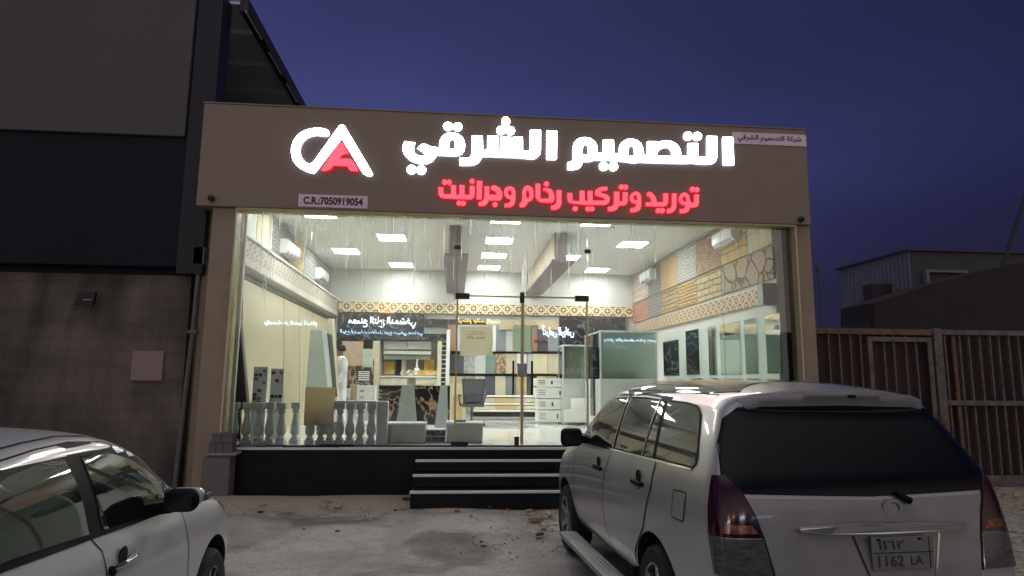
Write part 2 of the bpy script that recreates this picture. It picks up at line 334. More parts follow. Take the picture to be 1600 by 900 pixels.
# ------------------------------------------------------------------ ground
def make_ground():
    xs = sorted(set([-300, -120, -60, -30, -18, -12, -9, -7] + [round(-6+i*.085, 3) for i in range(190)] + [11, 13, 16, 22, 35, 70, 140, 300]))
    ys = sorted(set([-300, -120, -60, -30, -12, -4, 0, 1, 1.6] + [round(2+i*.085, 3) for i in range(108)] + [12, 14, 18, 25, 40, 80, 160, 300]))
    rnd = np.random.RandomState(3); gx, gy = np.meshgrid(xs, ys)
    hgt = np.zeros_like(gx)
    for k in range(26):
        a = rnd.uniform(0, 6.28); f = rnd.uniform(.6, 9); hgt += np.sin(gx*math.cos(a)*f+gy*math.sin(a)*f+rnd.uniform(0, 6))*.010/f**.75
    near = np.clip((gy-2)/1, 0, 1)*np.clip((gx+6.5)/1, 0, 1)*np.clip((10.5-gx)/1, 0, 1)
    hgt *= near*(np.where(gy > 9.8, .2, 1))
    drift = np.exp(-((gy-9.75+.12*np.sin(gx*2.1)+.07*np.sin(gx*5.3))/.42)**2)*(gx > -3.9)*(gx < 6.0)*.035; hgt += drift*near
    n = len(xs); vs = [(float(a), float(b), float(c)) for a, b, c in zip(gx.ravel(), gy.ravel(), hgt.ravel())]
    fs = [(j*n+i, j*n+i+1, (j+1)*n+i+1, (j+1)*n+i) for j in range(len(ys)-1) for i in range(n-1)]
    m = bpy.data.materials.new('cement_ground'); m.use_nodes = True; t = m.node_tree; b = t.nodes['Principled BSDF']; L = t.links.new
    b.inputs['Roughness'].default_value = .82; b.inputs['Specular IOR Level'].default_value = .3
    tc = t.nodes.new('ShaderNodeTexCoord'); P = tc.outputs['Object']; sp = t.nodes.new('ShaderNodeSeparateXYZ'); L(P, sp.inputs[0])
    def N(s, d=6, dist=0, vec=P):
        q = t.nodes.new('ShaderNodeTexNoise'); q.inputs['Scale'].default_value = s; q.inputs['Detail'].default_value = d; q.inputs['Distortion'].default_value = dist; L(vec, q.inputs[0]); return q
    def M(op, a, bb=None):
        q = t.nodes.new('ShaderNodeMath'); q.operation = op
        for i, k in enumerate((a, bb)):
            if k is None: continue
            if isinstance(k, (int, float)): q.inputs[i].default_value = k
            else: L(k, q.inputs[i])
        return q.outputs[0]
    def RAMP(src, stops):
        r = t.nodes.new('ShaderNodeValToRGB'); L(src, r.inputs[0]); e = r.color_ramp.elements
        e[0].position, e[0].color = stops[0][0], (*stops[0][1], 1); e[1].position, e[1].color = stops[-1][0], (*stops[-1][1], 1)
        for p, c in stops[1:-1]: k = e.new(p); k.color = (*c, 1)
        return r.outputs[0]
    def MIX(f, a, c, bl='MIX'):
        q = t.nodes.new('ShaderNodeMix'); q.data_type = 'RGBA'; q.blend_type = bl
        for i, k in ((0, f), (6, a), (7, c)):
            if isinstance(k, (int, float)): q.inputs[i].default_value = k
            elif isinstance(k, tuple): q.inputs[i].default_value = (*k, 1)
            else: L(k, q.inputs[i])
        return q.outputs[2]
    big = N(.55, 5, .6).outputs[0]; mid = N(3.5, 8, .4).outputs[0]; fine = N(38, 8).outputs[0]; grit = N(160, 3).outputs[0]
    base = RAMP(big, [(.3, (.25, .243, .22)), (.5, (.45, .44, .41)), (.72, (.57, .56, .53))])
    base = MIX(.65, base, RAMP(mid, [(.28, (.55, .54, .53)), (.46, (.86, .86, .85)), (.7, (1.05, 1.05, 1.05))]), 'MULTIPLY')
    base = MIX(.5, base, RAMP(fine, [(.3, (.5, .5, .5)), (.6, (1, 1, 1))]), 'MULTIPLY')
    spots = M('LESS_THAN', N(22, 2).outputs[0], .305); base = MIX(M('MULTIPLY', spots, .75), base, (.035, .032, .03))
    stain = RAMP(N(.8, 7, 1.2).outputs[0], [(.36, (.42, .41, .40)), (.47, (1, 1, 1))]); base = MIX(.8, base, stain, 'MULTIPLY')     # damp and oil patches
    trk = None
    for c_ in (-.55, .78):                       # two worn wheel tracks up to the steps
        dd = M('ABSOLUTE', M('SUBTRACT', M('ADD', sp.outputs[0], M('MULTIPLY', M('SUBTRACT', big, .5), .5)), c_)); k_ = t.nodes.new('ShaderNodeMapRange'); k_.interpolation_type = 'SMOOTHSTEP'; L(dd, k_.inputs[0]); k_.inputs[1].default_value = .07; k_.inputs[2].default_value = .2; k_.inputs[3].default_value = 1; k_.inputs[4].default_value = 0
        trk = k_.outputs[0] if trk is None else M('MAXIMUM', trk, k_.outputs[0])
    base = MIX(M('MULTIPLY', M('MULTIPLY', trk, RAMP(mid, [(.35, (0, 0, 0)), (.6, (1, 1, 1))])), .38), base, (.16, .155, .145))
    dirt = RAMP(fine, [(.25, (.30, .245, .16)), (.5, (.50, .42, .30)), (.75, (.66, .57, .42))])
    # sand blown up against the plinth and into the broken corner beside the steps
    wob = M('ADD', sp.outputs[1], M('MULTIPLY', M('SUBTRACT', mid, .5), 2.2))
    dm = t.nodes.new('ShaderNodeMapRange'); L(wob, dm.inputs[0]); dm.inputs[1].default_value = 8.55; dm.inputs[2].default_value = 9.0
    rx = t.nodes.new('ShaderNodeMapRange'); L(M('ADD', M('ADD', sp.outputs[0], M('MULTIPLY', M('SUBTRACT', mid, .5), 2.6)), M('MULTIPLY', M('SUBTRACT', sp.outputs[1], 7.5), .5)), rx.inputs[0]); rx.inputs[1].default_value = .85; rx.inputs[2].default_value = 1.9
    rub = M('MULTIPLY', rx.outputs[0], RAMP(N(9, 5).outputs[0], [(.42, (0, 0, 0)), (.6, (1, 1, 1))]))
    dmask = M('MINIMUM', M('ADD', M('MULTIPLY', dm.outputs[0], .85), M('MULTIPLY', rub, .8)), 1)
    col = MIX(dmask, base, dirt)
    dv = t.nodes.new('ShaderNodeVectorMath'); dv.operation = 'MULTIPLY_ADD'; nn = N(3, 5); L(nn.outputs[1], dv.inputs[0]); dv.inputs[1].default_value = (.9, .9, 0); L(P, dv.inputs[2])
    v = t.nodes.new('ShaderNodeTexVoronoi'); v.feature = 'DISTANCE_TO_EDGE'; v.inputs['Scale'].default_value = 1.7; L(dv.outputs[0], v.inputs[0])
    v2 = t.nodes.new('ShaderNodeTexVoronoi'); v2.feature = 'DISTANCE_TO_EDGE'; v2.inputs['Scale'].default_value = 6; L(dv.outputs[0], v2.inputs[0])
    crx = t.nodes.new('ShaderNodeMapRange'); L(sp.outputs[0], crx.inputs[0]); crx.inputs[1].default_value = .2; crx.inputs[2].default_value = .9
    c1 = M('MULTIPLY', M('LESS_THAN', v.outputs[0], .020), M('MULTIPLY', crx.outputs[0], RAMP(N(1.1, 3).outputs[0], [(.50, (0, 0, 0)), (.58, (1, 1, 1))])))
    c2 = M('MULTIPLY', M('LESS_THAN', v2.outputs[0], .036), M('MULTIPLY', rx.outputs[0], .8))
    crack = M('MAXIMUM', c1, c2)
    col = MIX(crack, col, (.04, .035, .03)); L(col, b.inputs['Base Color'])
    hh = M('ADD', M('ADD', M('MULTIPLY', fine, .5), M('MULTIPLY', grit, .25)), M('SUBTRACT', M('MULTIPLY', mid, 1.2), M('MULTIPLY', crack, .9)))
    bp = t.nodes.new('ShaderNodeBump'); bp.inputs['Strength'].default_value = .75; bp.inputs['Distance'].default_value = .03; L(hh, bp.inputs['Height']); L(bp.outputs[0], b.inputs['Normal'])
    me = bpy.data.meshes.new('ground'); me.from_pydata(vs, [], fs); me.polygons.foreach_set('use_smooth', [True]*len(fs))
    return tag(link_mesh('ground', me, m), 'bare cement forecourt with sand and cracks in front of the shop', 'ground', kind='structure')
make_ground()

# ------------------------------------------------------------------ shop building
LX, RX, BY, CZ = -3.66, 5.30, 18.65, 4.90   # showroom shell: side walls, back wall, ceiling
FL = .7155                                     # showroom floor level
GY = 10.0                                      # plane of the glass
m_fascia = mat('taupe_panel', (.30, .235, .178), .45, var=.06, vs=.7, bump=.03, bs=3)
m_pillar = mat('taupe_render', (.37, .295, .205), .6, var=.1, vs=2, bump=.1, bs=30)
m_frame = mat('champagne_metal', (.72, .64, .38), .45, .0, var=.08, vs=9)
m_black = mat('black_stone', (.008, .008, .010), .35, var=.3, vs=3, spec=.3)
m_white = mat('white_stone', (.80, .80, .77), .3, var=.06, vs=4)
m_wallw = mat('interior_white', (.68, .69, .63), .6, var=.03, vs=1.2)
m_ceil = mat('ceiling_white', (.80, .81, .77), .7, var=.03, vs=1)
m_floor = marble('polished_floor', (.80, .81, .77), (.60, .61, .58), .8, .03, .06, 1.5, .05)
m_edge = mat('glass_edge', (.22, .36, .29), .2, var=.1)
m_glass = glass('shop_glass', streak=True)
m_doorglass = glass('door_glass')
m_dark = mat('black_metal', (.012, .012, .014), .35, var=.2)
m_gold = mat('brushed_gold', (.62, .50, .22), .35, .3, var=.08, vs=12)
m_beam = marble('maroon_marble', (.060, .036, .036), (.11, .075, .072), 2.2, .02, .45, 2)
m_rib = mat('cream_cladding', (.48, .40, .26), .6, var=.25, vs=7, stretch=(1, 6, .3))

shop = thing('shop_building', 'taupe single-storey marble showroom with full glass front and black plinth', 'shop', (1.0, 9.9, 0))
B = lambda a, b: MB().box(a, b)
B((-3.97, 9.82, 4.305), (5.80, 10.16, 5.94)).build('fascia', m_fascia, shop, .006)
# thin cap flashing along the top of the fascia
B((-3.985, 9.81, 5.945), (5.815, 10.2, 5.965)).build('parapet_cap', m_fascia, shop)
B((-3.75, 9.90, 0), (-3.395, 10.25, 4.30)).build('pillar', m_pillar, shop, .008)
B((5.565, 9.90, 0), (5.825, 10.25, 4.30)).build('pillar', m_pillar, shop, .008)
B((-3.39, 9.885, 0), (5.56, 10.2, .675)).build('plinth', m_black, shop, .004)
B((-3.39, 9.855, .68), (5.56, 10.22, FL)).build('ledge', mat('nosing_white', (.88, .88, .86), .3, var=.03), shop, .005)
sx0, sx1 = at(648, 742, 9.3).x, 2.65
for yf, z in ((9.58, .572), (9.29, .405), (9.0, .227)):
    zb = {.572: .405, .405: .227, .227: 0}[z]
    st = B((sx0-(9.58-yf)*.06, yf, 0.0 if zb == 0 else zb+.003), (sx1, 9.88, z-.004)).build('step', m_black, shop, .004)
    B((sx0-(9.58-yf)*.06-.012, yf-.014, z-.034), (sx1+.012, yf+.045, z)).build('nosing', mat('nosing_white', (.88, .88, .86), .3, var=.03), st, .006)
z0_ = FL+.003                                  # deep thin frame; its reveal catches the light of the showroom
B((-3.392, 9.85, z0_), (-3.366, 10.14, 4.302)).build('window_frame', m_frame, shop)
B((5.536, 9.85, z0_), (5.562, 10.14, 4.302)).build('window_frame', m_frame, shop)
B((-3.364, 9.85, 4.276), (5.534, 10.14, 4.302)).build('window_frame', m_frame, shop)
B((RX+.125, 10.155, FL), (5.56, 10.42, 4.9)).build('jamb', m_dark, shop); B((-3.50, 10.165, FL), (-3.32, 10.22, 4.9)).build('jamb', m_wallw, shop)
B((-3.36, 9.95, FL+.002), (5.53, 10.03, FL+.022)).build('glazing_channel', m_dark, shop)
def pane(name, x0, x1, z0, z1, mg, parent, y=GY):
    mb = MB().box((x0+.005, y-.005, z0), (x1-.005, y+.005, z1)); mb.mi = [1, 1, 0, 1, 0, 1]
    return mb.build(name, [mg, m_edge], parent)
JX = [-3.362, -2.27, -1.13, 0.0, 2.09, 3.21, 4.32, 5.532]
for a, b in ((0, 1), (1, 2), (2, 3), (4, 5), (5, 6), (6, 7)): pane('glass_pane', JX[a], JX[b], FL+.024, 4.272, m_glass, shop)
pane('glass_pane', 0.0, 2.09, 3.055, 4.272, m_glass, shop)
for x, z in ((0.0, 3.80), (2.09, 3.79)): B((x-.05, 9.975, z-.03), (x+.05, 10.025, z+.03)).build('glass_clamp', m_dark, shop, .004)
B((-3.975, 10.27, 0), (-3.785, 10.45, 4.9)).build('return_wall', m_pillar, shop); B((-4.16, 10.605, 0), (-3.785, 10.8, 4.9)).build('return_wall', m_pillar, shop)
for x0, x1, hx in ((.015, 1.035, .90), (1.055, 2.075, 1.19)):
    d = pane('door', x0, x1, FL+.03, 3.04, m_doorglass, shop)
    s = MB(); s.box((x0-.012, 9.985, FL+.03), (x0+.014, 10.015, 3.04)); s.box((x1-.014, 9.985, FL+.03), (x1+.012, 10.015, 3.04)); s.box((x0+.014, 9.985, 3.016), (x1-.014, 10.015, 3.04)); s.build('edge_trim', m_gold, d, .003)
    hb = MB(); hb.tube((hx, 9.93, 1.50), (hx, 9.93, 2.02), .017, n=12)
    for z in (1.56, 1.96): hb.tube((hx, 9.93, z), (hx, 9.99, z), .010)
    hb.build('pull_handle', m_dark, d, smooth=True)
    g = MB(); ox = x0+.08 if x0 < .5 else x1-.08
    g.box((ox-.11, 9.97, 2.975), (ox+.11, 10.03, 3.065)); g.build('pivot_patch', m_dark, d, .004); B((ox-.13, 9.965, FL+.025), (ox+.13, 10.035, FL+.075)).build('pivot_patch', m_dark, d, .004)
B((1.0, 9.968, 2.93), (1.07, 10.032, 3.10)).build('door_stop', m_dark, shop, .004); B((.93, 9.966, FL+.024), (1.0, 10.034, FL+.15)).build('door_stop', m_dark, shop, .004)
MB().box((.97, 9.95, 1.78), (1.12, 10.05, 1.98)).build('lock_box', mat('steel_grey', (.32, .34, .34), .35, .7), shop, .006)

# shell
B((LX, 10.21, .60), (RX, BY, FL)).build('floor', m_floor, shop)
B((LX-.12, 10.08, FL), (LX, BY+.15, CZ+.1)).build('side_wall', m_wallw, shop)
B((RX, 10.08, FL), (RX+.12, BY+.15, CZ+.1)).build('side_wall', m_wallw, shop)
B((LX, BY, FL), (RX, BY+.15, CZ)).build('back_wall', mat('back_wall_paint', (.56, .575, .535), .7, var=.03, vs=1), shop)
B((LX, 10.26, CZ), (RX, BY+.15, CZ+.1)).build('ceiling', m_ceil, shop)
B((LX, 10.17, 4.31), (RX, 10.25, CZ+.1)).build('lintel', m_wallw, shop)
B((-3.95, 10.26, CZ+.12), (5.8, BY+.2, 5.6)).build('roof', mat('roof_grey', (.16, .155, .15), .8), shop)
B((LX+.002, 10.7, FL), (LX+.02, 18.55, 3.35)).build('gap_shade_sheet', mat('shadow_board', (.03, .027, .02), .8), shop)  # added dark sheet; its colour gives the gaps between the slabs their shade
m_latx = lattice('carved_band_back', 'x', (.72, .60, .38), (.13, .075, .035), .33)
m_laty = lattice('carved_band_side', 'y', (.66, .53, .36), (.16, .09, .055), .27)
m_laty2 = lattice('carved_band_left', 'y', (.62, .58, .46), (.15, .12, .08), .24)
B((LX+.31, BY-.10, 3.63), (RX-.06, BY-.002, 3.92)).build('frieze', m_latx, shop, .004)
cb = B((LX+.002, 10.3, 3.50), (LX+.30, BY-.003, 3.63)).build('cornice', mat('cornice_cream', (.60, .60, .52), .5), shop, .01)
B((LX+.003, 10.3, 3.635), (LX+.28, BY-.004, 3.95)).build('frieze', m_laty2, shop, .004)
B((LX+.002, 10.3, 3.955), (LX+.31, BY-.005, 4.0)).build('cornice', MATS['cornice_cream'], shop, .008)
B((LX+.001, 10.3, 3.36), (LX+.14, BY-.003, 3.40)).build('cornice', m_dark, shop)
fb = MB().ext([(RX-.06, 10.28, 3.06), (RX-.06, BY-.11, 3.12), (RX-.06, BY-.11, 3.40), (RX-.06, 10.28, 3.34)], (.055, 0, 0)); fb.build('frieze', m_laty, shop)
for (x0, x1, xa, xb, yf) in ((-.16, .10, -.29, .23, 13.0), (2.11, 2.36, 2.02, 2.52, 13.4)):
    bm_ = B((x0, yf, 4.31), (x1, BY-.01, CZ-.004)).build('ceiling_beam', m_beam, shop, .005)
    B((xa, yf-.02, 4.25), (xb, BY-.012, 4.307)).build('beam_soffit', m_beam, bm_, .005)
    s = MB()
    for k in range(22): s.box((x0-.025, yf+.05+k*.24, 4.32), (x0-.003, yf+.05+k*.24+.2, CZ-.01))
    s.build('beam_cladding', m_rib, bm_, .004)

# ------------------------------------------------------------------ illuminated sign
def Zt(ox, oy, sc): return lambda pts: [(lambda p: (p.x, p.z))(at(ox+x/sc, oy+y/sc, 9.80)) for x, y in pts]
def soften(P, r=.012):
    out = []
    n = len(P)
    for i in range(n):
        a, b, c = Vector(P[i-1]), Vector(P[i]), Vector(P[(i+1) % n]); la, lc = (a-b).length, (c-b).length
        ta, tcc = min(.3, r/max(la, 1e-6)), min(.3, r/max(lc, 1e-6))
        out += [tuple(b.lerp(a, ta)), tuple((b*2+b.lerp(a, ta)+b.lerp(c, tcc))/4), tuple(b.lerp(c, tcc))]
    return out
def circ(x, y, r, ry=None): return [(x+r*math.cos(t*math.pi/12), y+(ry or r)*math.sin(t*math.pi/12)) for t in range(24)]
m_sw = emit('lit_white_acrylic', (1.0, .97, .90), SIGN_W); m_sr = emit('lit_red_acrylic', (1.0, .034, .05), SIGN_R)
m_swe = emit('letter_return_glow', (.75, .80, 1.0), .6)
m_sre = emit('red_letter_return', (.75, .012, .03), 1.0)
def sign_part(parent, name, loops, m, depth=.05, y=9.785):
    me = outline_mesh(loops, depth); me.transform(Matrix.Translation((0, y, 0)) @ FACE_CAM); me.transform(Matrix.Translation(-parent.location))
    o = link_mesh(name, me, m, parent)
    if isinstance(m, list):
        mi = [0 if p.normal.y < -.9 else 1 for p in me.polygons]; me.polygons.foreach_set('material_index', mi)
    return o
WHT = [m_sw, m_swe]
s1 = thing('illuminated_lettering', 'large glowing white Arabic shop name across the taupe fascia', 'sign lettering', (1.2, 9.82, 4.9))
T = Zt(620, 180, 6.154)
for P in ([(1435,157),(1538,158),(1535,437),(1433,436)],
          [(1277,150),(1383,150),(1382,350),(1374,385),(1352,414),(1320,430),(1290,432),(1160,419),(1040,415),(915,408),(820,408),(806,440),(780,470),(745,486),(700,493),(602,492),(600,418),(690,414),(710,400),(718,375),(720,203),(825,203),(828,337),(868,337),(870,207),(976,207),(976,342),(992,342),(992,212),(1096,213),(1096,346),(1112,346),(1110,218),(1210,218),(1210,351),(1272,352)]):
    sign_part(s1, 'letter', [soften(T(P))], WHT)
sign_part(s1, 'letter', [soften(T([(75,258),(182,272),(168,310),(165,345),(178,375),(203,395),(235,403),(262,395),(272,380),(192,325),(255,278),(330,308),(408,320),(408,280),(418,240),(440,205),(480,182),(530,175),(585,185),(628,215),(650,255),(658,300),(650,350),(630,380),(600,397),(565,402),(380,395),(372,420),(340,455),(290,475),(230,478),(170,462),(115,435),(75,390),(57,345),(58,305)])), T([(508,330),(508,275),(516,250),(535,240),(552,250),(558,275),(558,330)])], WHT)
for x, y, r, ry in ((1046,72,41,50),(1000,155,46,42),(1090,157,45,42),(492,116,47,42),(584,120,46,42),(143,530,47,45),(237,535,47,44)): sign_part(s1, 'dot', [T(circ(x, y, r, ry))], WHT)
T = Zt(880, 190, 5.714)
sign_part(s1, 'letter', [soften(T([(1412,143),(1508,146),(1518,398),(1420,397)]))], WHT)
sign_part(s1, 'letter', [soften(T([(1272,136),(1366,138),(1368,320),(1355,362),(1330,384),(1290,390),(1200,388),(1150,380),(1060,384),(660,372),(630,380),(560,368),(400,355),(275,352),(235,366),(170,366),(160,400),(135,427),(95,438),(32,438),(32,370),(65,366),(80,345),(80,235),(92,195),(120,165),(150,150),(190,146),(240,155),(280,185),(300,225),(303,285),(348,285),(350,168),(447,168),(450,290),(490,290),(492,245),(505,205),(535,178),(570,163),(610,160),(655,172),(690,200),(710,245),(714,300),(742,300),(742,183),(835,183),(837,192),(870,180),(915,175),(970,185),(1010,210),(1035,245),(1046,285),(1048,313),(1102,313),(1104,200),(1200,200),(1200,318),(1272,320)])),
    T([(832,312),(838,280),(860,255),(895,240),(930,240),(952,262),(960,290),(960,316)]), T([(577,312),(577,260),(585,235),(603,223),(620,233),(628,258),(628,316)]), T([(167,298),(170,250),(178,222),(193,210),(208,220),(215,245),(215,302)])], WHT)
for x, y, r in ((1106,136,41),(1190,139,41),(357,406,42),(443,408,42)): sign_part(s1, 'dot', [T(circ(x, y, r, r*.95))], WHT)
s2 = thing('illuminated_lettering', 'glowing red Arabic line of smaller letters under the white shop name', 'sign lettering', (1.0, 9.82, 4.6))
RED = [m_sr, m_sre]
T = Zt(675, 270, 7.273)
for loops in ([[(68,170),(130,170),(133,248),(215,250),(215,145),(275,148),(275,255),(310,256),(310,145),(370,147),(372,258),(425,258),(428,155),(488,157),(487,250),(475,290),(450,308),(410,312),(130,298),(95,285),(75,255)]],
              [[(508,98),(572,100),(565,312),(503,310)]],
              [[(592,160),(650,162),(650,255),(735,258),(712,215),(668,200),(670,155),(720,153),(765,175),(795,225),(803,265),(790,310),(765,325),(645,322),(635,350),(600,383),(528,387),(527,340),(570,330),(592,290)]],
              [[(825,185),(850,165),(885,160),(925,175),(947,215),(945,330),(930,375),(890,400),(820,402),(820,358),(860,352),(885,335),(888,310),(850,298),(822,265),(815,222)],[(862,245),(862,220),(880,203),(898,215),(900,262),(878,262)]],
              [[(990,350),(1010,345),(1020,325),(1022,215),(1040,170),(1075,152),(1115,158),(1145,190),(1152,230),(1150,290),(1130,325),(1085,342),(1078,370),(1050,398),(995,402)],[(1068,285),(1068,230),(1082,205),(1098,225),(1102,260),(1100,285),(1085,295)]],
              [[(1170,130),(1228,132),(1230,300),(1320,300),(1325,250),(1300,222),(1258,210),(1258,180),(1310,178),(1360,200),(1385,250),(1388,310),(1370,350),(1240,345),(1195,325),(1170,280)]],
              [[(1408,202),(1470,205),(1468,360),(1450,405),(1410,428),(1348,430),(1347,380),(1390,372),(1408,345)]]):
    sign_part(s2, 'letter', [soften(T(l), .008) for l in loops], RED)
for x, y, r in ((145,115,32),(195,118,32),(455,105,31),(308,352,31),(355,354,31),(715,368,30),(1297,135,31)): sign_part(s2, 'dot', [T(circ(x, y, r))], RED)
T = Zt(880, 270, 7.273)
for loops in ([[(40,235),(100,236),(103,325),(180,328),(180,210),(240,212),(242,325),(272,325),(272,212),(330,213),(330,322),(450,322),(468,310),(455,293),(375,272),(352,250),(355,215),(380,185),(430,168),(497,165),(497,208),(425,218),(420,232),(500,258),(525,290),(520,335),(500,362),(470,373),(230,372),(90,358),(55,340),(40,300)]],
              [[(570,222),(632,222),(632,330),(668,328),(670,225),(728,228),(728,330),(715,365),(685,380),(630,382),(605,425),(570,442),(500,445),(498,395),(545,388),(568,360)]],
              [[(770,240),(810,218),(850,228),(878,265),(880,390),(865,430),(825,455),(755,458),(755,410),(800,402),(820,385),(818,362),(775,350),(748,315),(748,275)],[(792,300),(795,272),(812,258),(832,275),(832,318),(808,318)]],
              [[(945,235),(965,220),(1010,240),(1045,290),(1055,340),(1128,342),(1128,240),(1185,240),(1185,345),(1170,378),(1130,392),(930,388),(928,342),(995,340),(990,305),(970,280),(940,270)]],
              [[(1225,240),(1280,242),(1280,390),(1262,435),(1225,465),(1170,467),(1168,418),(1205,410),(1225,385)]],
              [[(1320,255),(1350,232),(1390,235),(1420,260),(1435,320),(1435,345),(1475,345),(1480,250),(1535,250),(1533,360),(1515,392),(1480,402),(1430,404),(1420,440),(1385,465),(1315,470),(1313,420),(1360,415),(1375,395),(1375,378),(1330,365),(1303,330),(1302,290)],[(1350,320),(1348,295),(1365,275),(1388,290),(1390,335),(1365,335)]]):
    sign_part(s2, 'letter', [soften(T(l), .008) for l in loops], RED)
for x, y, r in ((132,415,31),(275,417,30),(322,417,30),(655,170,31),(702,172,31),(1072,437,31),(1118,437,31),(1460,197,32),(1508,200,32)): sign_part(s2, 'dot', [T(circ(x, y, r))], RED)
s3 = thing('illuminated_logo', 'glowing white and red C A monogram at the left of the fascia', 'sign logo', at(520, 275, 9.82))
T = Zt(445, 185, 9.0)
sign_part(s3, 'monogram', [soften(T([(640,215),(630,190),(600,168),(540,150),(460,143),(370,155),(280,180),(190,240),(125,330),(97,430),(97,500),(115,590),(160,660),(220,715),(300,755),(370,780),(410,787),(440,770),(805,295),(1090,765),(1120,800),(1160,820),(1215,828),(1245,805),(1240,780),(860,140),(840,110),(800,100),(768,115),(745,150),(415,610),(390,640),(350,650),(310,635),(265,590),(235,530),(225,460),(235,400),(275,330),(330,285),(390,262),(450,252),(590,268),(625,250)]), .02)], WHT)
sign_part(s3, 'inner_letter', [soften(T([(795,352),(825,362),(905,505),(840,518),(800,540),(778,572),(900,575),(950,595),(1000,660),(1040,735),(1030,755),(930,752),(905,725),(885,685),(690,675),(665,715),(620,742),(570,752),(525,745),(515,730),(540,705),(770,365)]), .015)], RED)
m_sticker = mat('pale_vinyl', (.90, .76, .84), .5, var=.06); m_ink = mat('dark_purple_ink', (.075, .004, .030), .6, var=.1)
def small_sign(name, label, quad, lines, ar):
    c = [at(x, y, 9.81) for x, y in quad]; x0, x1 = c[0].x, c[1].x; z1, z0 = c[0].z, c[2].z
    o = single(name, label, 'sign', MB().box((x0, 9.806, z0), (x1, 9.818, z1)), m_sticker, ((x0+x1)/2, 9.82, z0))
    me = text_mesh(lines, width=(x1-x0)*.86, height=(z1-z0)*(.62 if not ar else .66), depth=.003, bold=.034 if not ar else .022, arabic=ar)
    put_text(me, Matrix.Translation((0, -.016, (z1-z0)/2)) @ FACE_CAM, 'text', m_ink, o)
small_sign('registration_sign', 'pale strip reading C.R.:7050919054 below the monogram', [(467, 303), (575, 304), (575, 326)], 'C.R.:7050919054', False)
small_sign('company_sign', 'pale strip with small dark Arabic company name at the fascia right end', [(1144, 206), (1259, 210), (1259, 229)], 'شركة التصميم الشرقي', True)
for px, py, lb in ((331, 310, 'small black camera under the left end of the fascia'), (1251, 343, 'small black camera under the right end of the fascia')):
    c = at(px, py, 9.80); k = MB().lathe((c.x, 9.76, c.z), [(.02, .055), (.045, .05), (.048, 0), (.03, -.02), (.012, -.024)], 14, 'y')
    single('security_camera', lb, 'camera', k, m_dark, (c.x, 9.81, c.z), 'cameras on the fascia', smooth=True)
# ------------------------------------------------------------------ showroom: lights, cooling units
m_panel = emit('led_panel', (1.0, 1.0, 1.0), PANEL_E)
lt = thing('ceiling_light', '', 'ceiling light', (0, 0, CZ), group='square light panels in the showroom ceiling')
MB().box((-.3, -.3, -.018), (.3, .3, -.012)).build('diffuser', m_panel, lt, local=True)
f_ = MB()
for a, b in (((-.32, -.32), (.32, -.3)), ((-.32, .3), (.32, .32)), ((-.32, -.3), (-.3, .3)), ((.3, -.3), (.32, .3))): f_.box((*a, -.022), (*b, -.002))
f_.build('frame', mat('white_plastic', (.75, .76, .74), .35, var=.03), lt, local=True)
LS = [(-2.7, 12.35, 'cut by the glass top, at the far left'), (.95, 12.35, 'cut by the glass top, in the middle'), (2.8, 12.35, 'cut by the glass top, right of the middle'),
      (-1.48, 14.3, 'nearer panel left of the left beam'), (.95, 14.3, 'nearest of three in line between the beams'), (4.05, 14.3, 'nearer panel on the right side, largest there'),
      (-2.77, 15.98, 'left of all, near the left cooling units'), (.93, 16.05, 'middle one of three in line between the beams'), (2.82, 16.05, 'just right of the right beam'),
      (-1.55, 17.75, 'farther panel left of the left beam, near the back wall'), (.90, 17.8, 'farthest of three in line between the beams'), (4.0, 17.8, 'farther panel on the right side, near the back wall')]
for i, (x, y, d) in enumerate(LS):
    o = lt if i == 0 else dup(lt)
    o.location = (x, y, CZ); o['label'] = 'glowing square ceiling panel, '+d
sd = MB()
for px, py in ((957, 357), (955, 433)):
    c = onz(px, py, CZ-.03); q = MB().lathe((c.x, c.y, CZ), [(.05, 0), (.05, -.03), (.03, -.05), (.01, -.055)], 12)
    single('smoke_detector', 'small white ceiling detector '+('near the front glass right of the beam' if py < 400 else 'by the back wall on the right'), 'smoke detector', q, MATS['white_plastic'], (c.x, c.y, CZ), smooth=True)
m_ac = mat('ac_white', (.74, .76, .74), .3, var=.03)
ac = thing('air_conditioner', '', 'air conditioner', (0, 0, 0), group='wall cooling units')
MB().ext([(0, -.46, -.15), (.17, -.46, -.15), (.225, -.46, -.07), (.225, -.46, .12), (.19, -.46, .15), (0, -.46, .15)], (0, .92, 0)).build('body', m_ac, ac, .015, local=True)
v_ = MB()
for z0, x0 in ((-.143, .178), (-.118, .197)): v_.boxc((x0+.006, 0, z0), (.012, .80, .014), None)
v_.build('vent', m_dark, ac, local=True)
MB().box((.224, -.44, -.055), (.231, .44, .105)).build('front_panel', m_ac, ac, .006, local=True)
MB().path([(.05, .3, -.15), (.05, .3, -.22), (.02, .28, -.30)], .012).build('drain_pipe', m_ac, ac, local=True)
for i, (p, X, rz, lb) in enumerate((((452, 391), LX, 0, 'white split cooling unit on the left wall, nearer the glass'), ((502, 431), LX, 0, 'white split cooling unit on the left wall, nearer the back'),
                                    ((1013, 432), RX, math.pi, 'white split cooling unit high on the right wall near the back corner'), ((1135, 371), RX, math.pi, 'white split cooling unit high on the right wall near the glass'))):
    o = ac if i == 0 else dup(ac); c = onx(*p, X+(.12 if rz == 0 else -.12)); o.location = (X+(.006 if rz == 0 else -.006), c.y, c.z); o.rotation_euler.z = rz; o['label'] = lb

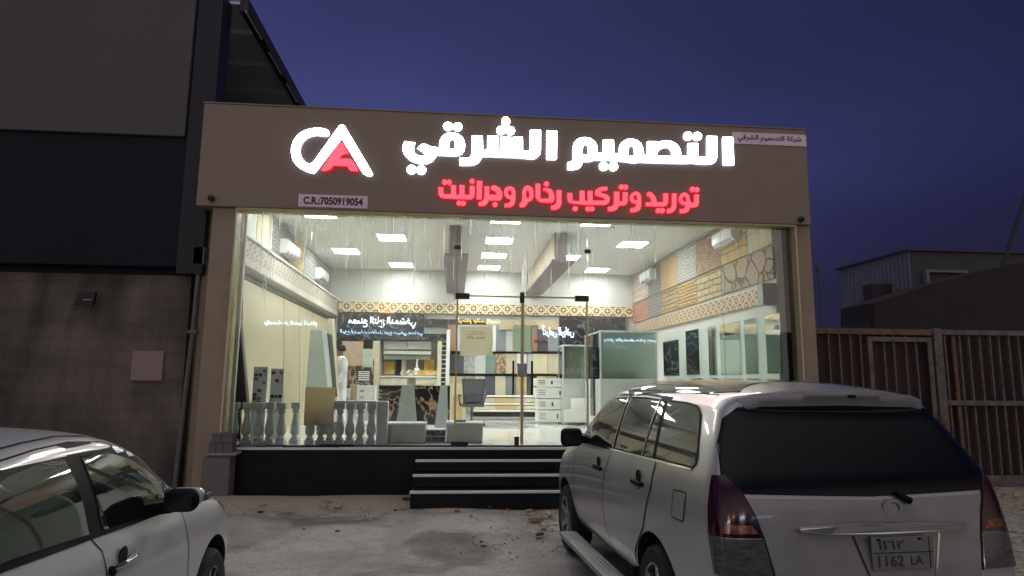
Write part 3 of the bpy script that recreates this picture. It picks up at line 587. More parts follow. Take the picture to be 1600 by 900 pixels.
# ------------------------------------------------------------------ stone samples along the side walls
ST = [stone('stone_buff', (.56,.38,.20), (.60,.43,.24), (.36,.26,.15), .9, .9, 0, bump=.5),
      stone('stone_white_split', (.62,.62,.56), (.54,.54,.49), (.34,.34,.31), .22, .06, bump=1),
      stone('stone_pebble', (.50,.33,.20), (.62,.44,.28), (.22,.14,.09), .05, .03, vor=True, bump=.9),
      stone('stone_ochre', (.66,.49,.22), (.58,.41,.18), (.26,.18,.09), .5, .22, bump=.7),
      stone('stone_cream_ashlar', (.66,.62,.42), (.62,.57,.38), (.44,.41,.28), .55, .35, bump=.4),
      stone('stone_field', (.60,.44,.29), (.46,.42,.37), (.22,.18,.14), .34, .2, vor=True, bump=1),
      stone('stone_tan_ledge', (.62,.48,.28), (.50,.37,.20), (.16,.11,.06), .36, .10, bump=1),
      stone('stone_gold_ledge', (.70,.49,.22), (.60,.41,.18), (.2,.13,.06), .25, .07, bump=1),
      stone('stone_pale_ledge', (.70,.57,.33), (.60,.47,.26), (.22,.16,.09), .40, .13, bump=1),
      stone('brick_red', (.50,.21,.14), (.42,.17,.11), (.50,.36,.28), .22, .07, bump=.6),
      stone('stone_grey_ledge', (.34,.35,.33), (.42,.42,.38), (.18,.18,.17), .3, .08, bump=1),
      stone('brick_mixed', (.55,.46,.40), (.34,.22,.16), (.60,.56,.50), .22, .07, bump=.6)]
def wall_panel(y0, y1, z0, z1, side, m, label, sub='stone sample'):
    x = RX-.002 if side > 0 else LX+.002
    single('stone_sample', label, sub, MB().box((x, y0+.008, z0+.008), (x-side*.045, y1-.008, z1-.008)), m, (x, (y0+y1)/2, z0), 'stone cladding samples on the side walls', .004)
ys = [10.09, 11.0, 12.2, 13.5, 14.72, 15.97, 17.05, 18.6]
for i, (m, lb) in enumerate(((4, 'cream ashlar sample, upper row of the right wall by the glass'), (3, 'ochre smooth block sample, upper row below the nearer right cooling unit'), (2, 'brown pebbly sample, upper row of the right wall beside the white split stone'), (1, 'white split-face sample in the upper row of the right wall'), (0, 'plain buff slab, upper row of the right wall'), (10, 'grey ledge sample beside the far right cooling unit'), (11, 'mixed pink and white brick sample behind the far right cooling unit'))):
    wall_panel(ys[i], ys[i+1], 4.02, 4.84, 1, ST[m], lb)
for i, (a, b, m, lb) in enumerate(((10.09, 12.2, 5, 'large rounded field stone sample, lower row of the right wall by the glass'), (12.2, 13.5, 8, 'pale ledge stone sample, lower row of the right wall'), (13.5, 14.72, 7, 'golden ledge stone sample, lower row of the right wall'), (14.72, 15.97, 6, 'tan ledge stone sample, lower row of the right wall below the buff slab'), (15.97, 17.05, 10, 'grey ledge stone sample, lower row near the far right corner'), (17.05, 18.6, 9, 'red brick sample in the far right corner'))):
    wall_panel(a, b, 3.44, 4.0, 1, ST[m], lb)
m_slab = mat('cream_slab', (.66, .61, .42), .3, var=.05, vs=1.2)
for a, b, m, lb in ((10.09, 11.62, mat('pale_slab', (.60, .63, .57), .35, var=.06, vs=1.5), 'pale grey-white slab high on the left wall by the glass'), (11.64, 12.6, m_slab, 'cream slab high on the left wall, left of the grey stone'), (12.62, 14.3, ST[10], 'grey rough stone sample behind the nearer left cooling unit'), (14.32, 15.3, ST[3], 'ochre rough stone strip between the two left cooling units'), (15.32, 18.6, stone('stone_grey_rough', (.36,.37,.34), (.44,.44,.40), (.22,.22,.2), .3, .1, bump=.8), 'grey stone sample behind the farther left cooling unit')):
    wall_panel(a, b, 4.02, 4.86, -1, m, lb)

# cream slabs leaning on the left wall
def lean_slab(y0, y1, h, m, label, foot=.16, name='stone_slab', group='tall slabs leaning along the left wall', x0=None):
    x0 = LX+.15 if x0 is None else x0
    single(name, label, 'stone slab', MB().ext([(x0+foot, y0+.012, FL), (x0+foot, y1-.012, FL), (x0+.005, y1-.012, FL+h), (x0+.005, y0+.012, FL+h)], (-.025, 0, 0)), m, (x0+foot, (y0+y1)/2, FL), group, .003)
for a, b, lb in ((10.75, 13.28, 'widest cream slab leaning on the left wall, nearest the glass'), (13.31, 14.6, 'second cream slab from the glass, leaning on the left wall'), (14.63, 15.95, 'third cream slab from the glass, leaning on the left wall'), (15.98, 17.2, 'fourth cream slab from the glass, behind the grey-green slab'), (17.23, 18.5, 'last cream slab on the left wall, beside the black marble wall')):
    lean_slab(a, b, 2.62, m_slab, lb)
m_gg = mat('grey_green_slab', (.44, .49, .44), .12, var=.08, vs=1)
single('stone_slab', 'grey-green polished slab standing upright left of the black marble wall', 'stone slab', MB().ext([tuple(at(478, 606, 13.2)), tuple(at(512, 606, 13.2)), tuple(at(503, 517, 13.2)), tuple(at(485, 515, 13.2))], (.05, .25, 0)), m_gg, (-3.0, 13.2, FL), None, .003)
single('stone_slab', 'black narrow slab edge on behind the grey-green slab', 'stone slab', MB().ext([tuple(at(512, 620, 13.6)), tuple(at(521, 620, 13.6)), tuple(at(512, 522, 13.6)), tuple(at(505, 519, 13.6))], (.05, .2, 0)), mat('green_black_slab', (.03, .045, .04), .15), (-2.9, 13.6, FL), None, .003)
single('stone_slab', 'narrow cream upright slab hiding the back of the person in white', 'stone slab', MB().ext([tuple(at(520, 640, 14.0)), tuple(at(528, 640, 14.0)), tuple(at(519, 498, 14.0)), tuple(at(511, 498, 14.0))], (.03, .12, 0)), m_slab, (-2.6, 14.0, FL), None, .003)
# dark slab and white edged board at the far left by the glass
single('stone_slab', 'dark brown slab leaning in the left corner just behind the glass', 'stone slab', MB().ext([tuple(at(362, 640, 10.6)), tuple(at(390, 640, 10.6)), tuple(at(376, 505, 10.6)), tuple(at(374, 505, 10.6))], (0, .03, 0)), mat('dark_brown_slab', (.035, .027, .025), .25), (-3.2, 10.6, FL), None)
single('wooden_batten', 'thin white batten leaning along the dark slab in the left corner', 'batten', MB().tube(at(377, 500, 10.45), at(389, 640, 10.45), .022, n=8), m_white, (-3.2, 10.45, FL))
# swatch boards
m_sw_ = [mat('swatch_'+n, c, .25, var=.2, vs=20) for n, c in (('brown', (.16,.08,.05)), ('black', (.02,.02,.02)), ('grey', (.33,.33,.31)), ('white', (.7,.7,.66)), ('slate', (.12,.13,.14)))]
for px0, px1, tp, lb in ((397, 415, 573, 'swatch board with brown and black colour chips, at left'), (424, 441, 576, 'swatch board with grey and black colour chips, right of the brown one')):
    a, b = at(px0, tp, 10.62), at(px1, 632, 10.62)
    o = single('swatch_board', lb, 'swatch board', MB().box((a.x, 10.62, FL+.02), (b.x, 10.65, a.z)), m_white, ((a.x+b.x)/2, 10.62, FL+.02), 'colour chip boards')
    ch = MB(); w = (b.x-a.x)/3.3; rr = random.Random(int(px0))
    for ci in range(5):
        ch = MB()
        for r in range(9):
            for c in range(3):
                if rr.randrange(8) == ci: ch.box((a.x+.015+c*w, 10.605, a.z-.09-r*.062), (a.x+.01+c*w+w*.9, 10.619, a.z-.04-r*.062))
        if ch.v: ch.build('chip', m_sw_[(ci+(0 if px0 < 410 else 2)) % 5], o)

# ------------------------------------------------------------------ window display
m_bal = mat('cast_stone', (.58, .62, .58), .55, var=.12, vs=9, bump=.15, bs=60)
bal = thing('baluster', '', 'baluster', (0, 0, FL), group='turned stone balusters in the window')
MB().lathe((0, 0, 0), [(.052, .06), (.062, .075), (.052, .095), (.04, .12), (.066, .15), (.074, .20), (.070, .26), (.052, .34), (.040, .43), (.040, .46), (.056, .475), (.056, .495), (.044, .505), (.050, .53)], 20).build('shaft', m_bal, bal, smooth=True, local=True)
MB().box((-.068, -.068, 0), (.068, .068, .06)).build('base', m_bal, bal, .006, local=True)
MB().box((-.066, -.066, .53), (.066, .066, .63)).build('cap', m_bal, bal, .008, local=True)
BX = [(367, 'first'), (387, 'second'), (406, 'third'), (423, 'fourth'), (441, 'fifth'), (463, 'sixth'), (486, 'first'), (503, 'second'), (517, 'third'), (532, 'fourth'), (548, 'fifth'), (564, 'sixth'), (581, 'seventh')]
for i, (px, nth) in enumerate(BX):
    c = at(px, 640, 10.42 if i != 5 else 10.55); o = bal if i == 0 else dup(bal)
    if i == 0: bal.location = (c.x, c.y, FL)
    else: o.location = (c.x, c.y, FL)
    o['label'] = ('dark grey-green turned baluster standing apart, '+nth+' of the loose ones' if i == 5 else 'loose grey turned baluster, '+nth+' from the left end of the window' if i < 6 else 'grey turned baluster under the white rail slab, '+nth+' from the rail left end')
a, b = at(476, 629, 10.3), at(588, 629, 10.3)
single('rail_slab', 'white stone rail slab lying on the right group of balusters', 'rail', MB().box((a.x, 10.33, FL+.631), (b.x, 10.52, FL+.665)), m_white, ((a.x+b.x)/2, 10.42, FL+.631), bev=.006)
a, b = at(589, 629, 10.3), at(606, 629, 10.3)
single('end_post', 'white-edged grey panel post at the right end of the baluster rail', 'post', MB().box((a.x, 10.34, FL), (b.x, 10.50, FL+.66)), m_bal, ((a.x+b.x)/2, 10.42, FL), bev=.01)
a, b = at(478, 605, 10.15), at(521, 665, 10.15)
single('cardboard_sheet', 'brown cardboard sheet propped behind the glass before the balusters', 'cardboard', MB().box((a.x, 10.13, b.z), (b.x, 10.145, a.z)), paper('brown_card', (.42, .37, .275), .82), ((a.x+b.x)/2, 10.14, b.z))
def counter(name, label, cat, p0, p1, Y, depth, m, bev=.008, trim=None):
    a, b = at(p0[0], p0[1], Y), at(p1[0], p1[1], Y)
    o = single(name, label, cat, MB().box((a.x, Y, FL), (b.x, Y+depth, a.z)), m, ((a.x+b.x)/2, Y, FL), bev=bev)
    if trim: MB().box((a.x-.01, Y-.012, a.z+.002), (b.x+.01, Y+depth, a.z+.03)).build('top', trim, o, .005)
    return o
m_cnt = mat('grey_white_stone', (.50, .53, .49), .35, var=.05, vs=3)
counter('display_plinth', 'low white display block right of the baluster rail', 'display plinth', (604, 664), (664, 692), 10.5, .45, m_cnt, trim=m_white)
dr = counter('drawer_sample', 'small grey box with black veined front between two white blocks', 'display box', (666, 671), (696, 692), 10.55, .35, m_white)
a, b = at(667, 673, 10.53), at(695, 691, 10.53)
m_vein = marble('black_marble', (.016, .017, .020), (.45, .42, .38), 1.3, .018, .12, 3, .3)
MB().box((a.x, 10.53, FL+.02), (b.x, 10.548, FL+.10)).build('front_panel', m_vein, dr, .003); MB().box((a.x, 10.53, FL+.115), (b.x, 10.548, a.z)).build('front_panel', m_vein, dr, .003)
dp = counter('display_plinth', 'low white display block behind the left door leaf', 'display plinth', (698, 663), (754, 692), 10.6, .5, m_cnt, trim=m_white)
single('book', 'small brown book lying on the white block behind the door', 'book', MB().box((.02, 10.75, at(700, 663, 10.6).z+.031), (.2, 10.95, at(700, 663, 10.6).z+.06)), mat('brown_cover', (.2, .11, .06), .5), (.1, 10.85, at(700, 663, 10.6).z+.031))
# loose slab offcuts on the ledge in front of the glass
m_off = mat('grey_offcut', (.20, .20, .18), .5, var=.2)
for px0, px1, z, y0, y1, lb in ((372, 402, .02, 9.86, 9.96, 'thin grey stone offcut at the left end of the ledge'), (380, 416, .042, 9.88, 9.955, 'short stone offcut lying on another at the left end of the ledge'), (442, 530, .02, 9.868, 9.94, 'long dark stone strip lying on the ledge below the balusters'), (500, 553, .04, 9.875, 9.935, 'second dark stone strip lying on the long one')):
    a, b = at(px0, 695, y0), at(px1, 695, y0); low = FL if z == .02 else FL+.021
    single('stone_offcut', lb, 'stone offcut', MB().ext([(a.x, y0, low), (b.x, y0+.01, low), (b.x-.04, y1, low), (a.x+.05, y1-.01, low)], (0, 0, .019)), m_off if px0 < 430 else m_black, ((a.x+b.x)/2, y0, low), 'stone offcuts on the ledge')

# ------------------------------------------------------------------ back of the showroom
def slabbox(name, label, cat, px0, py0, px1, py1, Y, d, m, group=None, bev=.004, foot=True):
    a, b = at(px0, py0, Y), at(px1, py1, Y)
    z0 = b.z
    return single(name, label, cat, MB().box((a.x, Y, z0), (b.x, Y+d, a.z)), m, ((a.x+b.x)/2, Y, z0), group, bev)
m_granite = marble('black_granite', (.020, .022, .027), (.20, .21, .22), 2.2, .02, .12, 1.5, .3)
wallp = MB().box((LX+.3, BY-.09, 2.55), (at(662, 500, 18.5).x, BY-.02, 3.60)); wallp.box((LX+.3, BY-.09, FL), (at(530, 500, 18.5).x, BY-.02, 2.548))
single('granite_wall', 'black veined granite facing over the kitchen niche at the back left', 'granite facing', wallp, m_granite, (-2, BY, FL))
slabbox('granite_wall', 'dark grey granite facing above the tile rows, left of the header', 'granite facing', 664, 498, 760, 509, 18.5, .1, m_granite)
slabbox('granite_wall', 'tall black granite facing at the back right beside the glass cabin', 'granite facing', 874, 495, 980, 640, 18.5, .1, m_granite)
# brown marble wall left of niche
m_brown = marble('brown_marble', (.085, .05, .04), (.42, .33, .26), 1.1, .05, .15, 3, .5)
slabbox('stone_slab', 'brown streaked marble slab left of the kitchen niche', 'stone slab', 527, 560, 582, 634, 16.5, .06, m_brown)
slabbox('stone_slab', 'rust and grey striped slab hung over the brown marble', 'stone slab', 535, 533, 566, 572, 16.4, .05, marble('striped_marble', (.30, .24, .2), (.55, .42, .32), .8, .15, .2, 1))
slabbox('cabinet_door', 'pale grey-green cabinet door standing by the niche', 'cabinet door', 567, 545, 582, 574, 16.2, .04, mat('pale_green_door', (.46, .52, .46), .4))
fr_ = slabbox('picture_frame', 'small framed striped sample below the pale cabinet door', 'frame', 558, 577, 579, 596, 16.1, .03, m_dark)
a, b = at(560, 579, 16.09), at(577, 595, 16.09); st_ = MB()
for k in range(5): st_.box((a.x, 16.08, b.z+.01+k*(a.z-b.z)/5), (b.x, 16.097, b.z+.01+k*(a.z-b.z)/5+.025))
st_.build('stripe', m_white, fr_)
for p0, p1, Y, m, lb in (((528, 607), (546, 634), 14.6, mat('carton_white', (.66, .66, .60), .7, var=.05), 'white carton with a dark diamond mark behind the balusters'), ((547, 600), (557, 634), 14.7, mat('carton_tan', (.40, .27, .15), .7), 'narrow tan carton between two white ones'), ((558, 602), (585, 634), 14.5, MATS['carton_white'], 'white carton with small print right of the tan carton')):
    o = slabbox('carton', lb, 'carton', p0[0], p0[1], p1[0], p1[1], Y, .3, m, 'cartons behind the balusters'); a, b = at(p0[0], p0[1], Y), at(p1[0], p1[1], Y)
    if 'diamond' in lb:
        cx, cz, r = (a.x+b.x)/2, b.z+.14, .10
        q = MB()
        for k in range(4):
            A = Vector((cx+r*[1,0,-1,0][k], Y-.006, cz+r*[0,1,0,-1][k])); Bv = Vector((cx+r*[0,-1,0,1][k], Y-.006, cz+r*[1,0,-1,0][k])); q.tube(A, Bv, .010, n=6)
        q.build('mark', m_dark, o)
    elif 'print' in lb:
        q = MB()
        for z in (.1, .13, .24, .27): q.box((a.x+.06, Y-.004, a.z-z-.014), (a.x+.06+.1, Y-.001, a.z-z))
        q.build('print', m_dark, o)
# bathroom / kitchen niche with gold stone
nk = thing('kitchen_display', 'black framed kitchen niche with white cupboards and gold stone worktop', 'kitchen display', tuple(at(640, 620, 17.2)))
def npart(name, px0, py0, px1, py1, Y, d, m, bev=.004):
    a, b = at(px0, py0, Y), at(px1, py1, Y); return MB().box((a.x, Y, b.z), (b.x, Y+d, a.z)).build(name, m, nk, bev)
npart('back_panel', 590, 530, 692, 600, 18.2, .05, mat('beige_panel', (.46, .42, .32), .3))
npart('frame', 583, 520, 697, 532, 17.2, .9, m_granite); npart('frame', 583, 532.5, 591, 604, 17.2, .9, mat('cream_trim', (.62, .58, .44), .4)); npart('frame', 684, 532.5, 689, 604, 17.2, .9, MATS['cream_trim'])
npart('border', 698, 515, 701, 626, 17.1, .1, m_white)
npart('upper_cupboard', 600, 533, 636, 546, 17.5, .5, m_white); npart('upper_cupboard', 637, 533, 674, 546, 17.5, .5, m_white)
npart('shelf_light_strip', 599, 548, 674, 554, 17.5, .45, m_white); npart('hood', 600, 555, 674, 562, 17.7, .4, MATS['pale_green_door'])
m_goldst = marble('gold_onyx', (.62, .38, .08), (.85, .68, .34), 1.6, .12, .15, 2)
npart('gold_panel', 600, 565, 616, 585, 18.0, .05, m_goldst); npart('gold_panel', 663, 561, 678, 579, 17.8, .05, m_goldst); npart('gold_basin', 652, 579, 685, 587, 17.4, .5, m_goldst)
npart('column', 628, 560, 634, 590, 17.9, .1, MATS['cream_trim']); npart('column', 619, 561, 626, 590, 18.0, .1, m_dark)
npart('worktop', 592, 587, 688, 590, 17.3, .8, m_white); npart('lower_cupboard', 593, 590.5, 636, 601, 17.35, .6, MATS['cream_trim']); npart('lower_cupboard', 650, 590.5, 687, 601, 17.35, .6, MATS['cream_trim'])
npart('rack', 690, 535, 697, 604, 17.3, .4, mat('rack_dark', (.05, .05, .05), .4))
rk = MB()
for k in range(9): a, b = at(689.5, 540+k*7, 17.28), at(697, 541.5+k*7, 17.28); rk.box((a.x, 17.27, b.z), (b.x, 17.295, a.z))
rk.build('rack_shelf', m_white, nk)
c = at(651, 587, 17.5)
single('vase', 'white bottle vase on the niche worktop', 'vase', MB().lathe((c.x, 17.5, c.z), [(.06, .002), (.10, .06), (.10, .14), (.03, .22), (.025, .42), (.035, .44)], 16), m_white, (c.x, 17.5, c.z), smooth=True)
c = at(640, 588, 17.45); ft = MB(); rr = random.Random(2)
for k in range(14): ft.lathe((c.x+rr.uniform(-.22, .25), 17.45+rr.uniform(-.05, .1), c.z+rr.uniform(.03, .17)), [(.01, -.05), (.05, -.02), (.05, .02), (.01, .05)], 8)
single('flower_arrangement', 'cream flower arrangement on the niche worktop beside the vase', 'flowers', ft, mat('cream_petal', (.66, .62, .46), .7), (c.x, 17.45, c.z), smooth=True)
# black gold-veined marble front
m_portoro = marble('gold_veined_black', (.014, .013, .016), (.50, .34, .18), .75, .03, .1, 4, .3)
slabbox('marble_counter', 'black counter front with gold veins below the kitchen niche', 'counter', 592, 602, 702, 664, 13.2, .4, m_portoro)
def taper(label, t0, t1, b0, b1, yt, yb, Y, m, band=None):
    o = single('stone_slab', label, 'stone slab', MB().ext([tuple(at(b0, yb, Y)), tuple(at(b1, yb, Y)), tuple(at(t1, yt, Y+.3)), tuple(at(t0, yt, Y+.3))], (0, .05, 0)), m, (at((b0+b1)/2, yb, Y).x, Y, FL), 'grey slabs leaning on the black counter', .003)
    return o
taper('grey slab leaning on the black counter, middle of its front', 628, 647, 618, 652, 602, 668, 12.4, mat('grey_slab', (.30, .32, .29), .2, var=.05)); taper('grey slab leaning at the right end of the black counter', 688, 699, 678, 700, 602, 674, 12.3, mat('grey_slab_pale', (.36, .40, .37), .2, var=.05))

# tile sample rows
TC = {'pink-brown': (.36,.21,.15), 'white': (.70,.72,.68), 'grey': (.25,.27,.28), 'pale grey': (.48,.51,.49), 'dark grey': (.085,.09,.095), 'cream': (.64,.58,.40), 'beige': (.54,.48,.34), 'green-grey': (.22,.30,.26), 'slate': (.11,.125,.15), 'tan': (.56,.40,.20), 'brown veined': None, 'grey marbled': None}
TM = {k: (mat('tile_'+k, v, .25, var=.06, vs=3) if v else marble('tile_'+k, (.34,.33,.31) if 'grey' in k else (.52,.40,.26), (.56,.56,.54) if 'grey' in k else (.16,.08,.04), 3, .08, .25, 2)) for k, v in TC.items()}
ORD = ['first', 'second', 'third', 'fourth', 'fifth', 'sixth', 'seventh', 'eighth', 'ninth', 'tenth', 'eleventh', 'twelfth']
for row, y0, y1, items in (('top', 508, 549, [(700,713.5,'pink-brown'),(714.5,719,'pale grey'),(720,744,'white'),(745,769,'beige'),(770,774.5,'white'),(775,790.5,'grey'),(791,800.5,'pale grey'),(801,815,'beige'),(816,830,'grey marbled'),(831,839.5,'pink-brown'),(840,855.5,'dark grey'),(856,872,'grey')]),
                           ('middle', 552.5, 584, [(700,713.5,'dark grey'),(714,724.5,'slate'),(725,740.5,'grey marbled'),(741.5,758.5,'white'),(759.5,773.5,'green-grey'),(774.5,790.5,'brown veined'),(791,806,'beige'),(807,823,'white'),(824,831.5,'pale grey'),(832,855.5,'cream'),(856,872,'beige')]),
                           ('bottom', 587.5, 619, [(699,710.5,'cream'),(711.5,724.5,'beige'),(725.5,741,'grey marbled'),(742,757.5,'cream'),(758.5,773,'slate'),(774,790,'cream'),(791,806,'grey'),(807,823,'tan'),(824,838,'dark grey'),(839,854,'cream'),(855,870,'beige')])):
    for i, (x0, x1, k) in enumerate(items):
        slabbox('tile_sample', f'{k} tile in the {row} sample row of the back wall, {ORD[i]} from the left', 'tile sample', x0, y0, x1, y1, 18.2, .025, TM[k], f'tile samples in the {row} row of the back display', .003)
rkk = thing('sample_rack', 'black three-tier wall rack behind the tile samples', 'display rack', tuple(at(786, 622, 18.24)))
for y in (549.6, 584.6, 619.6):
    a, b = at(698, y, 18.17), at(874, y+2.4, 18.17); MB().box((a.x, 18.16, b.z), (b.x, 18.4, a.z)).build('rail', m_dark, rkk)
a, b = at(698, 506, 18.3), at(874, 624, 18.3); MB().box((a.x, 18.3, b.z), (b.x, 18.33, a.z)).build('back_board', mat('rack_grey', (.10, .10, .095), .5), rkk)
m_arab = lattice('carved_panel', 'x', (.56,.46,.28), (.36,.28,.16), .09)
for x0, x1, n in ((780, 807, 'left'), (809, 839, 'middle'), (841, 872, 'right')): slabbox('carved_panel', f'cream carved header panel above the tile rows, {n} one of three', 'carved panel', x0, 501, x1, 515.5 if n != 'middle' else 508, 18.12, .03, m_arab, 'carved header panels', .003)
slabbox('name_plate', 'small dark red plate over the grey tiles at the right', 'plate', 835, 531, 856, 535, 18.14, .02, mat('dark_red', (.16, .02, .02), .4))

# stair tread samples, stand, desk, chair
for k, (y0, y1, x0, x1, Y, m) in enumerate(((618, 621, 752, 838, 17.0, m_white), (622, 629, 752, 840, 17.0, TM['beige']), (630, 633, 742, 840, 16.8, m_white), (634, 640, 742, 840, 16.8, TM['cream']), (640.5, 643.5, 735, 842, 16.6, m_white))):
    slabbox('stair_tread', ['topmost white', 'upper cream riser board', 'middle white', 'lower cream riser board', 'lowest white'][k]+' of the stair samples behind the chair', 'stair sample', x0, y0, x1, y1, Y, .5, m, 'stair samples', .006)
slabbox('stone_offcut', 'brown stone block in front of the upper stair samples', 'stone block', 773, 623, 806, 629.5, 16.9, .08, TM['tan']); slabbox('stone_offcut', 'brown stone block in front of the lower stair samples', 'stone block', 775, 634, 808, 640.5, 16.7, .08, TM['tan'])
slabbox('base_plinth', 'black base below the stair samples', 'plinth', 737, 644.5, 842, 651.5, 16.9, .4, m_dark)
slabbox('desk', 'cream desk end behind the office chair', 'desk', 699, 600, 727, 655, 15.4, .6, TM['cream']); slabbox('tile_sample', 'tan tile leaning on the desk below the chair', 'tile sample', 708, 616, 722, 656, 15.2, .03, TM['tan'])
m_mesh = mat('grey_mesh', (.13, .14, .14), .7, var=.2, vs=60); m_cp = mat('grey_plastic', (.09, .095, .10), .4)
cc = at(737, 655, 14.6); ch = thing('office_chair', 'grey mesh-back office chair with armrests seen from behind', 'chair', (cc.x, 14.6, FL), R_(6))
MB().ext([(-.24, -.25, 1.02), (.24, -.25, 1.02), (.20, -.2, .52), (-.20, -.2, .52)], (0, .02, 0)).build('backrest', m_mesh, ch, .015, local=True)
q = MB()
for s in (-1, 1): q.tube((s*.25, -.255, 1.03), (s*.205, -.205, .5), .018)
q.tube((-.25, -.255, 1.03), (.25, -.255, 1.03), .018); q.tube((-.2, -.2, .5), (.2, -.2, .5), .02); q.boxc((0, -.24, .6), (.3, .05, .12)); q.build('back_frame', m_cp, ch, smooth=True, local=True)
MB().boxc((0, .02, .46), (.5, .48, .09)).build('seat', m_mesh, ch, .03, local=True)
for s in (-1, 1): MB().path([(s*.26, .05, .44), (s*.30, .02, .62), (s*.29, -.06, .66)], .018).boxc((s*.29, .03, .67), (.07, .26, .035)).build('armrest', m_cp, ch, .008, local=True)
q = MB().tube((0, 0, .08), (0, 0, .42), .03)
for k in range(5): q.tube((0, 0, .09), (.28*math.cos(k*1.2566), .28*math.sin(k*1.2566), .06), .022, .015)
q.build('base', m_cp, ch, smooth=True, local=True)
for k in range(5): MB().tube((.28*math.cos(k*1.2566)-.02, .28*math.sin(k*1.2566), .03), (.28*math.cos(k*1.2566)+.02, .28*math.sin(k*1.2566), .03), .03).build('castor', m_dark, ch, local=True)
# carton stack
for k, (x0, x1, y0, y1) in enumerate(((838, 884, 591, 604.5), (838, 886, 605.5, 622.5), (840, 884, 623.5, 640), (841, 880, 641, 659.5))):
    o = slabbox('carton', ['topmost white carton of the stack, tied with string', 'second white carton from the top of the stack', 'third white carton from the top of the stack', 'lowest white carton of the stack, on the floor'][k], 'carton', x0, y0, x1, y1, 15.4, .6, MATS['carton_white'], 'stacked white cartons', .006)
    a, b = at(x0, y0, 15.39), at(x1, y1, 15.39); q = MB(); w = b.x-a.x; hh = a.z-b.z
    for r in range(3): q.box((a.x+.08*w, 15.394, a.z-hh*(.3+.2*r)), (a.x+.3*w, 15.398, a.z-hh*(.3+.2*r)+.012))
    q.box((a.x+(.75 if k % 2 else .5)*w, 15.394, b.z+hh*.3), (a.x+(.8 if k % 2 else .56)*w, 15.398, b.z+hh*.7))
    q.build('print', m_dark, o)
# showcases at the right
m_cg = glass('showcase_glass', (.93, .97, .955)); m_cga = mat('pale_aluminium', (.55, .64, .61), .35, .3)
def showcase(name, label, px0, px1, pt, pb, pbase, Y, d, inside, front=None):
    a, b, c_ = at(px0, pt, Y), at(px1, pb, Y), at(px0, pbase, Y)
    o = thing(name, label, 'showcase', ((a.x+b.x)/2, Y, FL)); x0, x1, zt, zb = a.x, b.x, a.z, c_.z
    MB().box((x0, Y, FL), (x1, Y+d, zb)).build('base', m_cnt, o, .006)
    f = MB(); t = .035
    for x in (x0, x1-t):
        for y in (Y, Y+d-t): f.box((x, y, zb+.002), (x+t, y+t, zt))
    f.box((x0, Y, zt+.001), (x1, Y+d, zt+.04)); f.build('frame', m_cga, o, .004)
    MB().box((x0+t, Y+.012, zb+.003), (x1-t, Y+.018, zt-.002)).build('glass_front', front or m_cg, o); MB().box((x0+.012, Y+t, zb+.003), (x0+.018, Y+d-t, zt-.002)).build('glass_side', m_cg, o)
    MB().box((x0+t, Y+d-.02, zb+.003), (x1-t, Y+d-.01, zt-.002)).build('back', front or inside, o)
    return o, x0, x1, zb, zt
sc_, x0, x1, zb, zt = showcase('glass_showcase', 'pale glass showcase on a white base with taps and white samples', 879, 926, 541, 660, 592, 15.2, .7, mat('case_cream', (.58, .56, .46), .5))
q = MB()
for k in range(4): q.lathe((x0+.15+k*.14, 15.5, zb+.02), [(.03, 0), (.045, .08), (.02, .2), (.03, .24)], 10)
q.build('vessel', m_white, sc_, smooth=True)
slabbox('carton', 'white low box beside the showcase base', 'carton', 884, 640, 926, 660, 14.9, .25, MATS['carton_white']); slabbox('stone_slab', 'white board propped against the showcase base', 'stone slab', 892, 622, 926, 659, 15.0, .04, m_white)
half_frost = glass('half_frosted', (.88, .94, .91)); t_ = half_frost.node_tree; o_ = [n for n in t_.nodes if n.type == 'OUTPUT_MATERIAL'][0]; f_ = o_.inputs[0].links[0].from_socket
ts = t_.nodes.new('ShaderNodeBsdfTranslucent'); ts.inputs[0].default_value = (.80, .88, .84, 1); tm = t_.nodes.new('ShaderNodeMixShader'); tm.inputs[0].default_value = .55; t_.links.new(f_, tm.inputs[1]); t_.links.new(ts.outputs[0], tm.inputs[2]); t_.links.new(tm.outputs[0], o_.inputs[0])
cab, x0, x1, zb, zt = showcase('glass_cabin', 'large glass cabin of pale green frosted panes with golden stools inside', 937, 1029, 519, 660, 592, 13.4, 1.6, mat('frosted_pane', (.60, .65, .61), .4, var=.06, vs=2), half_frost)
B_ = lambda a, b: MB().box(a, b)
B_((x0+.05, 13.9, zb), (x1-.3, 14.4, zb+.16)).build('bench', TM['beige'], cab, .01)
q = MB()
for px in (966, 971, 1004):
    c = at(px, 600, 13.8); q.path([(c.x, 13.8, zb), (c.x, 13.8, zb+.36), (c.x+.05, 13.8, zb+.43), (c.x+.10, 13.8, zb+.37)], .018)
q.build('gold_tap', m_gold, cab, smooth=True)
slabbox('stone_slab', 'dark grey veined upright slab left of the glass cabin', 'stone slab', 926, 522, 936, 650, 13.9, .3, m_granite)
